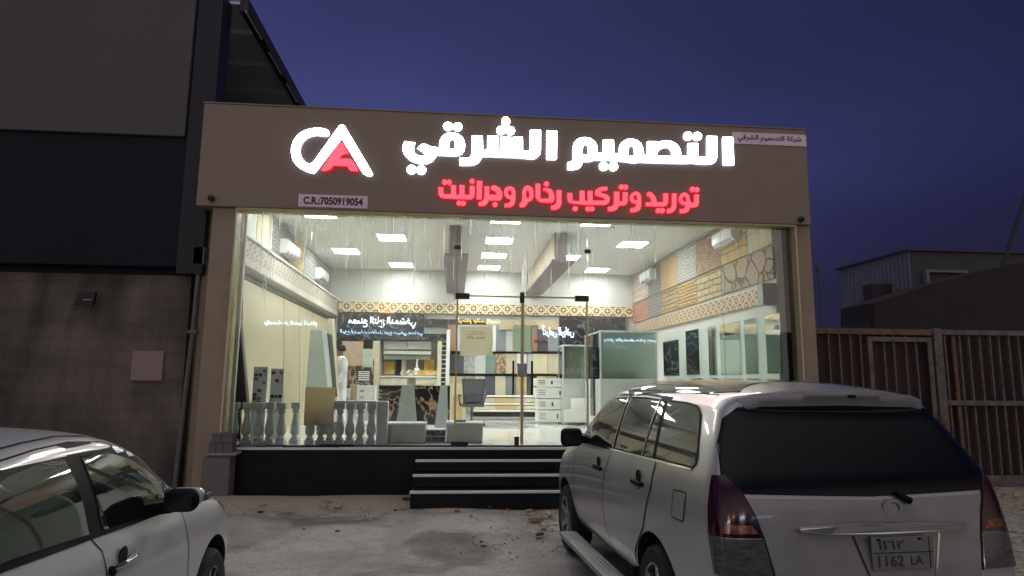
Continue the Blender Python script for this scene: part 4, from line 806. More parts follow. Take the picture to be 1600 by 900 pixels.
# mirror wall
mb_ = thing('mirror_board', 'white wall board carrying the tall mirrors on the right wall', 'wall board', (RX-.03, 13, FL))
zt1 = 2.98
q = MB().ext([(RX-.03, 10.09, FL), (RX-.03, 15.4, FL), (RX-.03, 15.4, 2.80), (RX-.03, 10.09, zt1)], (.026, 0, 0)); q.build('board', mat('mint_white', (.60, .68, .61), .45, var=.04), mb_)
m_mir = mat('mirror_glass', (.80, .84, .80), .03, 1.0, var=.01)
for px0, px1, pt, pb, lb in ((1195, 1222, 488, 583, 'nearest the glass'), (1162, 1186, 495, 584, 'second from the glass'), (1124, 1159, 501, 585, 'widest, third from the glass'), (1106, 1121, 508, 586, 'slim, right of the dark ones'), (1071, 1094, 513, 585, 'dark, second from the back'), (1036, 1062, 530, 587, 'farthest from the glass')):
    a, b = onx(px0, pt, RX-.04), onx(px1, pb, RX-.04)
    o = single('wall_mirror', 'tall mirror on the white board of the right wall, '+lb, 'mirror', MB().box((RX-.045, a.y, b.z), (RX-.032, b.y, onx(px1, pt, RX-.04).z)), m_mir, (RX-.03, (a.y+b.y)/2, b.z), 'tall mirrors on the right wall')
B((RX-.25, 10.09, 2.99), (RX-.003, 10.275, 3.36)).build('duct_box', mat('duct_grey', (.33, .40, .37), .4), shop, .004)
# red extinguisher behind first baluster
c = at(360, 660, 10.7); fe = thing('fire_extinguisher', 'red fire extinguisher at the left end of the window', 'fire extinguisher', (c.x, 10.7, FL))
MB().lathe((0, 0, 0), [(.06, 0), (.075, .02), (.075, .42), (.05, .48), (.03, .5)], 16).build('cylinder', mat('fire_red', (.55, .02, .02), .3), fe, smooth=True, local=True)
MB().boxc((0, 0, .53), (.04, .12, .06)).build('valve', m_dark, fe, .005, local=True)
# notices taped inside the door glass
def notice(label, quad, m, lines):
    P = [at(x, y, 10.02) for x, y in quad]; o = single('notice', label, 'notice', MB().ext([tuple(p) for p in P], (0, .004, 0)), m, (P[0].x, 10.02, P[2].z), 'notices on the door glass')
    cx = (P[0].x+P[1].x)/2-P[0].x; H = P[0].z-P[2].z
    for s, w, hh, dz, bd in lines: put_text(text_mesh(s, width=w, height=hh, depth=.001, bold=bd, arabic=True), Matrix.Translation((cx, -.002, dz*H)) @ FACE_CAM, 'text', m_ink2, o)
m_ink2 = mat('black_ink', (.02, .02, .02), .6)
notice('large grey-brown paper notice with Arabic print on the left door leaf', [(720, 509), (768, 509), (770, 555), (719, 556)], paper('taupe_paper', (.60, .565, .48)), [('تطبيق توكلنا', .28, .055, .60, .01), ('وزارة الصحة', .24, .03, .80, 0), ('الحالة الصحية', .30, .03, .72, 0)])
notice('pale green-grey paper notice behind the door meeting stile', [(801, 508), (830, 508), (830, 551), (802, 549)], paper('pale_green_paper', (.46, .52, .43)), [])
notice('small white paper on the left door leaf beside the large notice', [(741, 559), (758, 559), (758, 583), (741, 583)], paper('white_paper', (.75, .77, .72)), [])
# ------------------------------------------------------------------ neighbouring buildings and yard
m_block = stone('block_wall', (.225, .193, .16), (.195, .17, .14), (.183, .157, .13), .40, .20, axis='xz', bump=.12, rough=.9, stain=.9)
m_clad = mat('light_cladding', (.092, .088, .09), .6, var=.05, vs=.5)
m_navy = mat('dark_cladding', (.010, .0095, .015), .6, var=.15, vs=.8, spec=.25)
m_sof = mat('zinc_sheet', (.72, .76, .74), .5, .0, var=.08, vs=2)
wh = thing('warehouse', 'tall dark warehouse with pale upper cladding, block wall base and metal canopy', 'building', (-8, 10.3, 0))
B((-16, 10.30, 0), (-4.14, 10.6, 3.29)).build('block_wall', m_block, wh)
B((-16, 10.34, 3.295), (-3.98, 22, 5.9)).build('wall', m_navy, wh); B((-16, 10.5, 5.905), (-6.3, 22, 8.04)).build('wall', m_navy, wh)
B((-16, 10.12, 3.40), (-4.16, 10.335, 5.47)).build('dark_band', m_navy, wh, .01)
B((-16, 10.06, 5.48), (-4.33, 10.33, 9.6)).build('cladding_panel', m_clad, wh, .01)
B((-4.30, 10.1, 3.3), (-3.92, 10.5, 8.0)).build('corner_post', mat('post_black', (.012, .013, .018), .5), wh)
rfm = MB().box((-6.3, 10.52, 8.05), (-3.78, 22, 8.10)); rfm.build('canopy_roof', m_sof, wh)
for y in (11.3, 12.5, 13.75, 15.0, 16.3): B((-5.9, y, 7.95), (-3.80, y+.07, 8.045)).build('purlin', m_sof, wh)
B((-3.80, 10.52, 7.93), (-3.66, 22, 8.16)).build('eave_beam', mat('eave_dark', (.03, .034, .04), .5), wh)
q = MB()
for y in (10.5, 11.9, 13.2): q.box((-3.70, y, 7.905), (-3.68, y+.9, 7.928))
q.build('eave_clip', m_sof, wh)
# downpipe and cable beside the pillar
dpp = thing('downpipe', 'thin grey downpipe between the block wall and the shop pillar', 'pipe', (-3.98, 10.2, 0))
MB().path([(-3.98, 10.16, 3.75), (-4.0, 10.16, 2.4), (-4.04, 10.16, 1.4), (-4.08, 10.16, 0)], .035, 10).build('pipe', mat('pipe_grey', (.16, .15, .14), .5), dpp, smooth=True)
MB().box((-4.06, 10.1, 2.38), (-3.92, 10.2, 2.43)).box((-4.06, 10.1, 3.45), (-3.90, 10.26, 3.72)).build('bracket', MATS['pipe_grey'], dpp, .006)
a, b = at(208, 548, 10.28), at(253, 595, 10.28)
single('wall_plate', 'square pinkish cover plate on the block wall', 'plate', MB().box((a.x, 10.265, b.z), (b.x, 10.292, a.z)), mat('pinkish_plate', (.34, .25, .21), .6, var=.06), ((a.x+b.x)/2, 10.29, b.z), bev=.006)
a, b = at(119, 458, 10.2), at(151, 480, 10.2)
fl = thing('flood_light', 'small black flood light, unlit, high on the block wall', 'flood light', ((a.x+b.x)/2, 10.3, (a.z+b.z)/2))
MB().ext([(a.x+.04, 10.08, b.z), (b.x, 10.08, b.z), (b.x, 10.12, a.z), (a.x+.08, 10.12, a.z)], (0, .07, .02)).build('housing', m_dark, fl, .01); MB().box((fl.location.x-.03, 10.16, fl.location.z-.04), (fl.location.x+.03, 10.297, fl.location.z+.02)).build('bracket', m_dark, fl)
MB().box((b.x-.14, 10.073, fl.location.z-.012), (b.x-.02, 10.081, fl.location.z-.002)).build('lens_rim', mat('dull_chrome', (.35, .35, .35), .3, .8), fl)
# low pedestal with stone blocks by the left pillar
m_ped = mat('grey_pedestal', (.19, .18, .16), .7, var=.12, vs=6, bump=.2)
a, b = at(316, 717, 9.62), at(353, 778, 9.62)
single('pedestal', 'low grey render pedestal at the foot of the left pillar', 'pedestal', MB().box((a.x, 9.62, 0), (b.x+.02, 9.88, .60)), m_ped, ((a.x+b.x)/2, 9.75, 0), bev=.012)
m_blk = mat('purple_grey_block', (.155, .135, .135), .7, var=.15, vs=14, bump=.2)
single('stone_offcut', 'thin grey slab lying on top of the pedestal', 'stone offcut', MB().box((a.x+.04, 9.60, .63), (b.x+.10, 9.86, .665)), mat('grey_lid', (.30, .29, .28), .6), (a.x+.2, 9.7, .63), bev=.004)
single('stone_offcut', 'dark stone packing under the thin slab on the pedestal', 'stone offcut', MB().box((a.x+.08, 9.63, .602), (b.x+.03, 9.85, .628)), m_blk, (a.x+.2, 9.7, .602))
for k, (x0, x1, z0, z1) in enumerate(((.07, .165, .667, .80), (.17, .265, .667, .795), (.27, .39, .667, .80), (.10, .23, .803, .93), (.235, .39, .803, .925))):
    single('stone_block', ['left block of the lower row', 'middle block of the lower row', 'right block of the lower row', 'left block of the upper row', 'right block of the upper row'][k]+' stacked on the pedestal', 'stone block', MB().box((a.x+x0, 9.63, z0), (a.x+x1, 9.84, z1)), m_blk, (a.x+x0, 9.7, z0), 'stone blocks on the pedestal', .006)

# steel gate on the right
m_rail = mat('gate_grey_paint', (.17, .145, .13), .6, .1, var=.35, vs=7, col2=(.23, .195, .17)); m_gsheet = mat('maroon_sheet', (.045, .020, .018), .6, var=.25, vs=1.5); m_rust = mat('rust_rail', (.19, .115, .07), .7, var=.35, vs=9)
g1 = thing('steel_gate', 'grey barred steel gate with a small wicket door beside the shop', 'gate', (7.1, 10.5, .1))
B((5.87, 10.56, .12), (8.26, 10.575, 2.6)).build('sheet', m_gsheet, g1)
B((5.85, 10.46, 2.56), (8.27, 10.555, 2.66)).build('rail', m_rust, g1, .006); B((5.85, 10.46, .10), (8.27, 10.55, .18)).build('rail', m_rail, g1, .006)
rr_g = random.Random(11)
pb = lambda px, Y: at(px, 560, Y).x

x0, x1 = pb(1359, 10.47), pb(1452, 10.47)
q = MB(); q.box((x0-.04, 10.43, .2), (x0+.04, 10.458, 2.52)); q.box((x1-.04, 10.43, .2), (x1+.04, 10.458, 2.52)); q.box((x0+.04, 10.432, 2.44), (x1-.04, 10.458, 2.52)); w_ = q.build('wicket_frame', m_rail, g1, .004)
for px in (1296, 1313, 1330, 1346, 1382, 1398, 1416, 1433): x = pb(px, 10.5); t0, t1 = rr_g.uniform(-.012, .012), rr_g.uniform(-.008, .008); MB().ext([(x-.013+t0, 10.49, .18), (x+.013+t0, 10.49, .18), (x+.013+t1, 10.49, 2.56), (x-.013+t1, 10.49, 2.56)], (0, .03, 0)).build('bar', m_rail if px % 5 else m_rust, g1)
B((8.27, 10.42, 0), (8.42, 10.56, 2.68)).build('gate_post', m_rail, g1, .008)
bx = B((8.22, 10.36, 1.05), (8.36, 10.418, 1.24)); bx.build('lock_box', m_rust, g1, .006)
g2 = thing('steel_gate', 'wide barred steel gate leaf with a middle rail at the right edge', 'gate', (10.5, 10.5, .1))
B((8.47, 10.58, .12), (13.5, 10.595, 2.58)).build('sheet', m_gsheet, g2)
for z in (2.58, 1.36, .10): B((8.46, 10.47, z), (13.5, 10.535, z+.085)).build('rail', m_rail, g2, .006)
for i, px in enumerate((1478, 1492.5, 1503, 1517, 1534, 1550, 1563, 1579, 1594, 1610, 1626)):
    x = pb(px, 10.5); w = .03 if i == 1 else .014
    t0, t1 = rr_g.uniform(-.02, .02), rr_g.uniform(-.01, .01); MB().ext([(x-w+t0, 10.50, .185), (x+w+t0, 10.50, .185), (x+w+t1, 10.50, 2.58), (x-w+t1, 10.50, 2.58)], (0, .04, 0)).build('bar', m_rust if i == 1 else m_rail, g2)

# sheds behind the gate
def corr(name, p0, p1, z0, z1, m, parent, pitch=.19, amp=.03):
    p0, p1 = Vector(p0), Vector(p1); d = p1-p0; n = max(2, int(d.length/pitch)); dn = d.normalized(); nn = Vector((dn.y, -dn.x))
    q = MB(); pts = []
    for i in range(n):
        for t, a in ((0, 0), (.3, 0), (.42, amp), (.88, amp)): pts.append(p0+d*((i+t)/n)+nn*a)
    pts.append(p1)
    vs = [(p.x, p.y, z0) for p in pts]+[(p.x, p.y, z1) for p in pts]; k = len(pts)
    q.add(vs, [(i, i+1, k+i+1, k+i) for i in range(k-1)]); return q.build(name, m, parent)
c0 = at(1420, 391, 19.5); c1 = at(1311, 424, 23.2); zt = c0.z
sh = thing('metal_shed', 'dark corrugated metal shed with a flat roof behind the gate', 'shed', (c0.x, c0.y, 0))
m_corr = mat('blue_grey_sheet', (.17, .19, .23), .55, .2, var=.12, vs=3); m_sd = mat('shed_dark', (.055, .06, .07), .6, var=.12, vs=2)
corr('corrugated_wall', (c1.x, c1.y), (c0.x, c0.y), 0, zt-.03, m_corr, sh)
c2 = at(1640, 393, 19.9)
MB().box((c0.x, c0.y, 0), (c2.x, c0.y+.1, zt-.03)).build('wall', m_sd, sh)
MB().ext([(c0.x-.1, c0.y-.12, zt-.025), (c2.x, c0.y-.12, zt-.025), (c2.x, c0.y+6, zt-.025), (c1.x-.15, c1.y+.1, zt-.025)], (0, 0, .06)).build('roof', m_sd, sh)
w0, w1 = at(1345, 447, 21.0), at(1384, 487, 21.0); MB().box((w0.x, 20.4, w1.z), (w1.x, 20.9, w0.z)).build('hatch', mat('hatch_brown', (.05, .035, .035), .7), sh)
w0, w1 = at(1447, 421, 19.3), at(1514, 446, 19.3); q = MB()
q.box((w0.x, 19.3, w0.z-.08), (w1.x, 19.49, w0.z)); q.box((w0.x, 19.3, w1.z), (w0.x+.1, 19.49, w0.z-.082)); q.build('window_frame', mat('frame_grey', (.20, .20, .22), .5), sh)
ln = thing('lean_to', 'dark brown lean-to roof rising to the right behind the gate', 'shed', tuple(Vector((at(1480, 500, 16).x, 16, 0))))
P = [at(x, y, 16.0) for x, y in ((1366, 520), (1366, 473), (1400, 462), (1470, 440), (1550, 419), (1660, 398), (1660, 520))]
MB().ext([tuple(p) for p in P], (0, 1.5, 0)).build('roof_slope', mat('brown_cloth', (.036, .030, .030), .85, var=.2, vs=2), ln)
MB().box((P[0].x, 16.2, 0), (P[-1].x, 17.4, P[0].z+.3)).build('wall', m_sd, ln)
ms = thing('radio_mast', 'thin distant mast at the right edge of the shop', 'mast', tuple(Vector((at(1278, 505, 60).x, 60, 0))))
c = at(1278, 422, 60); MB().tube((c.x, 60, 0), (c.x, 60, c.z), .12, .07).build('mast_pole', m_sd, ms); MB().boxc((c.x, 60, c.z+.15), (.3, .3, .5)).build('beacon', m_sd, ms)
dk = at(1592, 340, 18.0); d0 = at(1566, 420, 18.0)
single('leaning_pole', 'dark pole leaning over the shed roof at the right edge', 'pole', MB().tube((d0.x, 18, d0.z-3), (d0.x, 18, d0.z), .07).tube((d0.x, 18, d0.z), tuple(d0+(dk-d0)*1.9), .07, .05), m_dark, (d0.x, 18, d0.z-3))

# rubble
rr = random.Random(5)
def rock(px, py, w, m, label, flat=.35, name='rubble_stone'):
    c = onz(px, py, .0); q = bmesh.new(); bmesh.ops.create_icosphere(q, subdivisions=2, radius=1)
    for v in q.verts:
        k = 1+.35*math.sin(v.co.x*3.1+px)*math.cos(v.co.y*2.7+py)+rr.uniform(-.12, .12); v.co = Vector((v.co.x*k*w, v.co.y*k*w*.7, max(-.15*w, v.co.z*k*w*flat)))
    me = bpy.data.meshes.new(name); q.to_mesh(me); q.free(); o = link_mesh(name, me, m); o.location = (c.x, c.y, .022); o.rotation_euler.z = rr.uniform(0, 6)
    return tag(o, label, 'stone', 'rubble on the forecourt')
m_r1 = mat('pale_rubble', (.40, .38, .33), .8, var=.2, vs=20, bump=.4); m_r2 = mat('dark_rubble', (.04, .038, .035), .8, var=.3, vs=20); m_r3 = mat('tan_rubble', (.30, .23, .15), .85, var=.25, vs=20, bump=.4)
RK = [(504, 794, .075, m_r1, 'pale stone chip left of the steps, in the middle of the sand'), (528, 793, .10, m_r1, 'flat pale stone right beside the pale chip left of the steps'), (512, 788, .07, m_r3, 'tan flat stone just behind the two pale chips'), (407, 803, .05, m_r2, 'black lump nearest the white car'), (412, 794, .07, m_r3, 'tan stone behind the black lump by the white car'), (636, 783, .09, m_r2, 'dark stone against the left end of the steps'), (618, 800, .035, m_r2, 'small black pebble before the left end of the steps'), (578, 815, .03, m_r1, 'small pale pebble on the cement before the steps'), (475, 830, .03, m_r2, 'small black pebble alone on the cement, left'), (527, 833, .03, m_r2, 'small black pebble alone on the cement, middle'), (752, 850, .03, m_r2, 'upper of two black pebbles near the silver van'), (756, 857, .035, m_r2, 'lower of two black pebbles near the silver van'), (714, 800, .06, m_r3, 'flat tan stone before the middle of the steps'), (838, 813, .10, m_r3, 'largest tan stone by the van front wheel'), (850, 824, .08, m_r1, 'pale broken lump by the van front wheel'), (826, 801, .06, m_r3, 'tan stone at the right part of the bottom step'), (858, 806, .07, m_r1, 'pale stone between bottom step and van wheel'), (843, 838, .06, m_r2, 'dark lump in the broken cement by the van'), (735, 808, .035, m_r1, 'small pale pebble before the steps, right of the flat tan stone'), (448, 787, .04, m_r1, 'small pale pebble in the sand under the plinth')]
for r in RK: rock(*r)
for k in range(110):
    px, py = rr.uniform(380, 880), rr.uniform(782, 812)
    if k > 55: px, py = rr.uniform(720, 900), rr.uniform(795, 885)
    c = onz(px, py, 0)
    RK.append((c.x, c.y, rr.uniform(.004, .013)))
q = MB()
for (x, y, w) in RK[20:]:
    q.ext([(x-w, y-w*.6, .012), (x+w*.8, y-w*.7, .012), (x+w, y+w*.5, .012), (x-w*.3, y+w*.8, .012)], (w*.2, 0, w*.55+.006))
tag(q.build('gravel', m_r3), 'fine loose gravel and mortar crumbs in front of the steps', 'gravel', kind='stuff')

# shops across the street, behind the viewer: their lit names show as reflections in the glass
m_far = mat('far_wall', (.10, .10, .11), .8)
FY = -18.0
os_ = thing('opposite_shop', 'dark row of shops across the street with lit Arabic names', 'shop', (3, FY, 0))
MB().box((-22, FY-4, 0), (26, FY-.3, 4.9)).build('wall', m_far, os_)
m_lw, m_lb, m_ly, m_lo = emit('lit_white_letters', (.85, .93, 1), 14), emit('lit_blue_letters', (.5, .75, 1), 9), emit('lit_yellow_letters', (1, .75, .12), 9), emit('lit_orange_letters', (1, .35, .05), 7)
def refl(s, p0, p1, m, label, name='shop_name'):
    a, b = at(p0[0], p0[1], 20-FY), at(p1[0], p1[1], 20-FY); t = thing(name, label, 'sign lettering', ((a.x+b.x)/2, FY, (a.z+b.z)/2))
    MX = Matrix.Rotation(math.pi, 4, 'Z') @ FACE_CAM
    put_text(text_mesh(s, width=b.x-a.x, height=a.z-b.z, depth=.05, bold=.03, arabic=True), MX, 'letter', m, t)
refl('مصنع التاج الدمشقي', (545, 494), (650, 513), m_lw, 'white lit shop name across the street, largest one')
refl('ألواح أرضيات مغاسل درج طبيعي صناعي', (530, 514), (660, 525), m_lb, 'bluish lit line of small words under the largest name across the street')
refl('مؤسسة دار التميز للرخام', (413, 500), (495, 511), m_lb, 'faint lit shop name across the street, seen leftmost in the glass')
refl('للرخام والجرانيت', (712, 497), (782, 507), m_ly, 'yellow lit shop name across the street')
refl('أعراس الرياض', (846, 507), (897, 528), m_lw, 'white lit shop name across the street, seen rightmost in the glass')
refl('رخام خام صخر سلم حجر', (944, 528), (1025, 536), m_lb, 'small row of bluish words across the street, seen over the glass cabin')
# tall orange crown ornament of the largest name
a = at(604, 482, 20-FY); cr = MB()
for k in range(5): cr.path([(a.x-.36+k*.18, FY, a.z-.2), (a.x-.50+k*.25, FY, a.z+.05), (a.x-.30+k*.15, FY, a.z+.22)], .035)
cr.tube((a.x-.42, FY, a.z-.22), (a.x+.42, FY, a.z-.22), .06); single('crown_ornament', 'orange lit crown outline over the largest name across the street', 'sign ornament', cr, m_lo, (a.x, FY, a.z-.28))
# ------------------------------------------------------------------ cars
class Body:
    def __init__(s, rings, level=3):
        n = len(rings[0]); vs, fs, idx = [], [], []
        for r in rings:
            L = []
            for k in range(n): L.append(len(vs)); vs.append(r[k])
            Rr = [L[0]]+[0]*(n-2)+[L[-1]]
            for k in range(1, n-1): Rr[k] = len(vs); vs.append((r[k][0], -r[k][1], r[k][2]))
            idx.append((L, Rr))
        for (L0, R0), (L1, R1) in zip(idx, idx[1:]):
            for k in range(n-1): fs += [(L0[k], L0[k+1], L1[k+1], L1[k]), (R0[k], R1[k], R1[k+1], R0[k+1])]
        for (L, Rr), r, sg in ((idx[0], rings[0], -1), (idx[-1], rings[-1], 1)):
            cols = [L]
            for t in (.72, 0, -.72):
                c = [L[0]]+[0]*(n-2)+[L[-1]]
                for k in range(1, n-1): c[k] = len(vs); vs.append((r[k][0]+sg*.05*(1-t*t)*min(1, r[k][1]/.6), r[k][1]*t, r[k][2]))
                cols.append(c)
            cols.append(Rr)
            for a, b in zip(cols, cols[1:]):
                for k in range(n-1):
                    f = [a[k], b[k], b[k+1], a[k+1]]; f = list(dict.fromkeys(f))
                    if len(f) > 2: fs.append(tuple(f if sg < 0 else f[::-1]))
        me = bpy.data.meshes.new('cage'); me.from_pydata(vs, [], fs); o = bpy.data.objects.new('cage', me); COL.objects.link(o)
        b = bmesh.new(); b.from_mesh(me); bmesh.ops.recalc_face_normals(b, faces=b.faces); b.to_mesh(me); b.free()
        m = o.modifiers.new('s', 'SUBSURF'); m.levels = level; m.render_levels = level
        s.me = bpy.data.meshes.new_from_object(o.evaluated_get(bpy.context.evaluated_depsgraph_get())); bpy.data.objects.remove(o)
        s.V = [v.co.copy() for v in s.me.vertices]; s.N = [v.normal.copy() for v in s.me.vertices]; s.P = [tuple(p.vertices) for p in s.me.polygons]
        s.bvh = BVHTree.FromPolygons(s.V, s.P)
    def hit(s, p, d):
        h, n, i, _ = s.bvh.ray_cast(Vector(p)-d*4, d)
        if h is None: h, n, i, _ = s.bvh.find_nearest(Vector(p))
        f = s.P[i]; w = poly_3d_calc([s.V[k] for k in f], h); nn = Vector((0, 0, 0))
        for k, a in zip(f, w): nn += s.N[k]*a
        return h, nn.normalized()
    def link(s, root, m, arches):
        me = s.me.copy(); o = link_mesh('body', me, m, None)
        me.polygons.foreach_set('use_smooth', [True]*len(me.polygons))
        cut = MB()
        for (x, z, r, yi) in arches:
            for sg in (1, -1): cut.lathe((x, sg*yi, z), [(r, 0), (r, .6)] if sg > 0 else [(r, -.6), (r, 0)], 40, 'y')
        c = cut.build('cutter', None, None); bmx = bmesh.new(); bmx.from_mesh(c.data); bmesh.ops.recalc_face_normals(bmx, faces=bmx.faces); bmx.to_mesh(c.data); bmx.free()
        c.data.materials.append(MATS['wheel_well'])
        bo = o.modifiers.new('b', 'BOOLEAN'); bo.object = c; bo.operation = 'DIFFERENCE'; bo.solver = 'EXACT'; bo.material_mode = 'TRANSFER'
        me2 = bpy.data.meshes.new_from_object(o.evaluated_get(bpy.context.evaluated_depsgraph_get())); bpy.data.objects.remove(o); bpy.data.objects.remove(c)
        try: me2.set_sharp_from_angle(angle=R_(42))
        except Exception: pass
        o = bpy.data.objects.new('body', me2); COL.objects.link(o); o.parent = root; return o
    def patch(s, name, pts, d, m, parent, eps=.004, g=.035, grow=0):
        d = Vector(d).normalized(); u = Vector((0, 0, 1)).cross(d).normalized(); v = d.cross(u)
        P = [Vector(p) for p in pts]; P2 = [Vector((p.dot(u), p.dot(v))) for p in P]
        if grow:
            c = sum(P2, Vector((0, 0)))/len(P2); P2 = [p+(p-c).normalized()*grow*1.25 for p in P2]
        out = []
        for a, b in zip(P2, P2[1:]+P2[:1]):
            n = max(1, int((b-a).length/g)); out += [a+(b-a)*(i/n) for i in range(n)]
        vs = list(out); N = len(out); ed = [(i, (i+1) % N) for i in range(N)]
        x0, x1 = min(p.x for p in out), max(p.x for p in out); y0, y1 = min(p.y for p in out), max(p.y for p in out)
        def inside(q):
            r = False
            for a, b in zip(out, out[1:]+out[:1]):
                if (a.y > q.y) != (b.y > q.y) and q.x < (b.x-a.x)*(q.y-a.y)/(b.y-a.y)+a.x: r = not r
            return r
        yy = y0+g*.5
        while yy < y1:
            xx = x0+g*.5
            while xx < x1:
                q = Vector((xx, yy))
                if inside(q) and min((q-o_).length for o_ in out) > g*.45: vs.append(q)
                xx += g
            yy += g
        rv, _, rf, *_ = delaunay_2d_cdt(vs, ed, [], 1, 1e-5)
        ref = sum(P, Vector((0, 0, 0)))/len(P); w0 = ref.dot(d); co, no = [], []
        for q in rv:
            h, n = s.hit(u*q.x+v*q.y+d*w0, d); co.append(h+n*eps); no.append(n)
        fs = []
        for f in rf:
            f = list(f); a, b, c = (co[i] for i in f[:3])
            if (b-a).cross(c-a).dot(no[f[0]]) < 0: f = f[::-1]
            fs.append(f)
        # closed rim down to the body so the piece has thickness
        k = len(co); fs2 = list(fs)
        edc = {}
        for f in fs:
            for a, b in zip(f, f[1:]+f[:1]): edc[(a, b)] = 1
        rim = [e for e in edc if (e[1], e[0]) not in edc]
        mp = {}
        for a, b in rim:
            for i in (a, b):
                if i not in mp: mp[i] = len(co); co.append(co[i]-no[i]*(eps+.004)); no.append(no[i])
            fs2.append([b, a, mp[a], mp[b]])
        me = bpy.data.meshes.new(name); me.from_pydata(co, [], fs2); me.polygons.foreach_set('use_smooth', [True]*len(fs2))
        me.normals_split_custom_set_from_vertices([tuple(n) for n in no])
        return link_mesh(name, me, m, parent)
    def seam(s, q, pts, d, w=.006, eps=.0015):
        d = Vector(d).normalized(); P = [Vector(p) for p in pts]; D = []
        for a, b in zip(P, P[1:]):
            n = max(2, int((b-a).length/.04)); D += [a+(b-a)*(i/n) for i in range(n)]
        D.append(P[-1]); H = [s.hit(p, d) for p in D]; vs = []
        for i, (h, n) in enumerate(H):
            t = (H[min(i+1, len(H)-1)][0]-H[max(i-1, 0)][0]).normalized(); sd = t.cross(n).normalized()*w/2; vs += [h+n*eps-sd, h+n*eps+sd]
        q.add(vs, [(2*i, 2*i+2, 2*i+3, 2*i+1) for i in range(len(H)-1)])
mat('wheel_well', (.008, .008, .008), .9)
m_silver = mat('silver_paint', (.48, .485, .472), .36, .50, var=.05, vs=2, coat=.6)
m_pearl = mat('pearl_white_paint', (.58, .58, .60), .36, .10, var=.02, vs=3, coat=.7)
m_cglass = mat('dark_car_glass', (.010, .012, .012), .02, spec=.75, coat=0, var=.02)
for k in ('dark_car_glass',):
    t = MATS[k].node_tree
    for l in list(t.links):
        if l.to_socket.name == 'Roughness': t.links.remove(l)
    t.nodes['Principled BSDF'].inputs['Roughness'].default_value = .02
m_trim = mat('black_trim', (.010, .010, .011), .6, var=.2, spec=.12); m_gap = mat('panel_gap_black', (.004, .004, .004), .8)
m_tyre = mat('tyre_rubber', (.014, .014, .014), .85, var=.25, vs=30); m_rimS = mat('alloy_silver', (.42, .42, .42), .3, .8); m_rimD = mat('alloy_dark', (.16, .16, .16), .35, .7)
m_chrome = mat('chrome', (.65, .65, .66), .12, 1.0, var=.02)
m_redl = mat('dark_red_lens', (.035, .004, .007), .10, spec=.4, coat=.3, var=.3, vs=14); m_clr = mat('smoky_lens', (.10, .093, .093), .12, coat=.3, var=.35, vs=18, stretch=(1, 1, 4)); m_facet = mat('amber_reflector', (.24, .10, .07), .18, .7, var=.5, vs=40)
m_dirt = mat('dusty_silver_paint', (.33, .32, .31), .42, .4, var=.10, vs=5, coat=.4)
def wheel(root, x, y, r, w, spokes, mr_, wide=.05, turn=0):
    sg = 1 if y > 0 else -1
    prof = [(r*.66, -w/2), (r*.9, -w/2), (r*.98, -w*.38), (r, -w*.2), (r, w*.2), (r*.98, w*.38), (r*.9, w/2), (r*.66, w/2), (r*.64, w*.3), (r*.64, -w*.3), (r*.66, -w/2)]
    q = MB().lathe((0, 0, 0), prof, 40, 'y'); q.f = q.f[:-2]; q.mi = q.mi[:-2]
    o = q.build('wheel', m_tyre, root, smooth=True, local=True); o.location = (x, y, r); o.rotation_euler.z = turn
    q = MB().lathe((0, sg*w*.1, 0), [(r*.645, -w*.2*sg), (r*.67, w*.38*sg), (r*.62, w*.36*sg), (r*.60, -w*.2*sg)], 40, 'y'); q.f = q.f[:-2]; q.mi = q.mi[:-2]
    for k in range(spokes):
        a = 2*math.pi*k/spokes; M = Matrix.Rotation(a, 4, 'Y')
        q.ext([tuple(M @ Vector((-wide*.8, sg*w*.36, r*.16))), tuple(M @ Vector((wide*.8, sg*w*.36, r*.16))), tuple(M @ Vector((wide*.55, sg*w*.44, r*.63))), tuple(M @ Vector((-wide*.55, sg*w*.44, r*.63)))], (0, -sg*.035, 0))
    q.lathe((0, sg*w*.36, 0), [(r*.2, -.04*sg), (r*.2, .008*sg), (r*.12, .02*sg), (.004, .022*sg)], 20, 'y')
    q.build('rim', mr_, o, smooth=True, local=True)
    MB().lathe((0, sg*w*.05, 0), [(r*.6, -.02), (r*.6, .0)], 24, 'y').build('brake_disc', m_trim, o, local=True)
    return o
def ring(x, pts, dx=None):
    P = [(x+(dx[k] if dx else 0), p[0], p[1]) for k, p in enumerate(pts)]
    mix = lambda a, b, t: tuple(a[i]+(b[i]-a[i])*t for i in range(3))
    # two more points hold the roof edge crisp, one more the belt line
    return P[:7]+[mix(P[6], P[7], .3), P[7], mix(P[7], P[8], .78), P[8], mix(P[8], P[9], .32)]+P[9:]

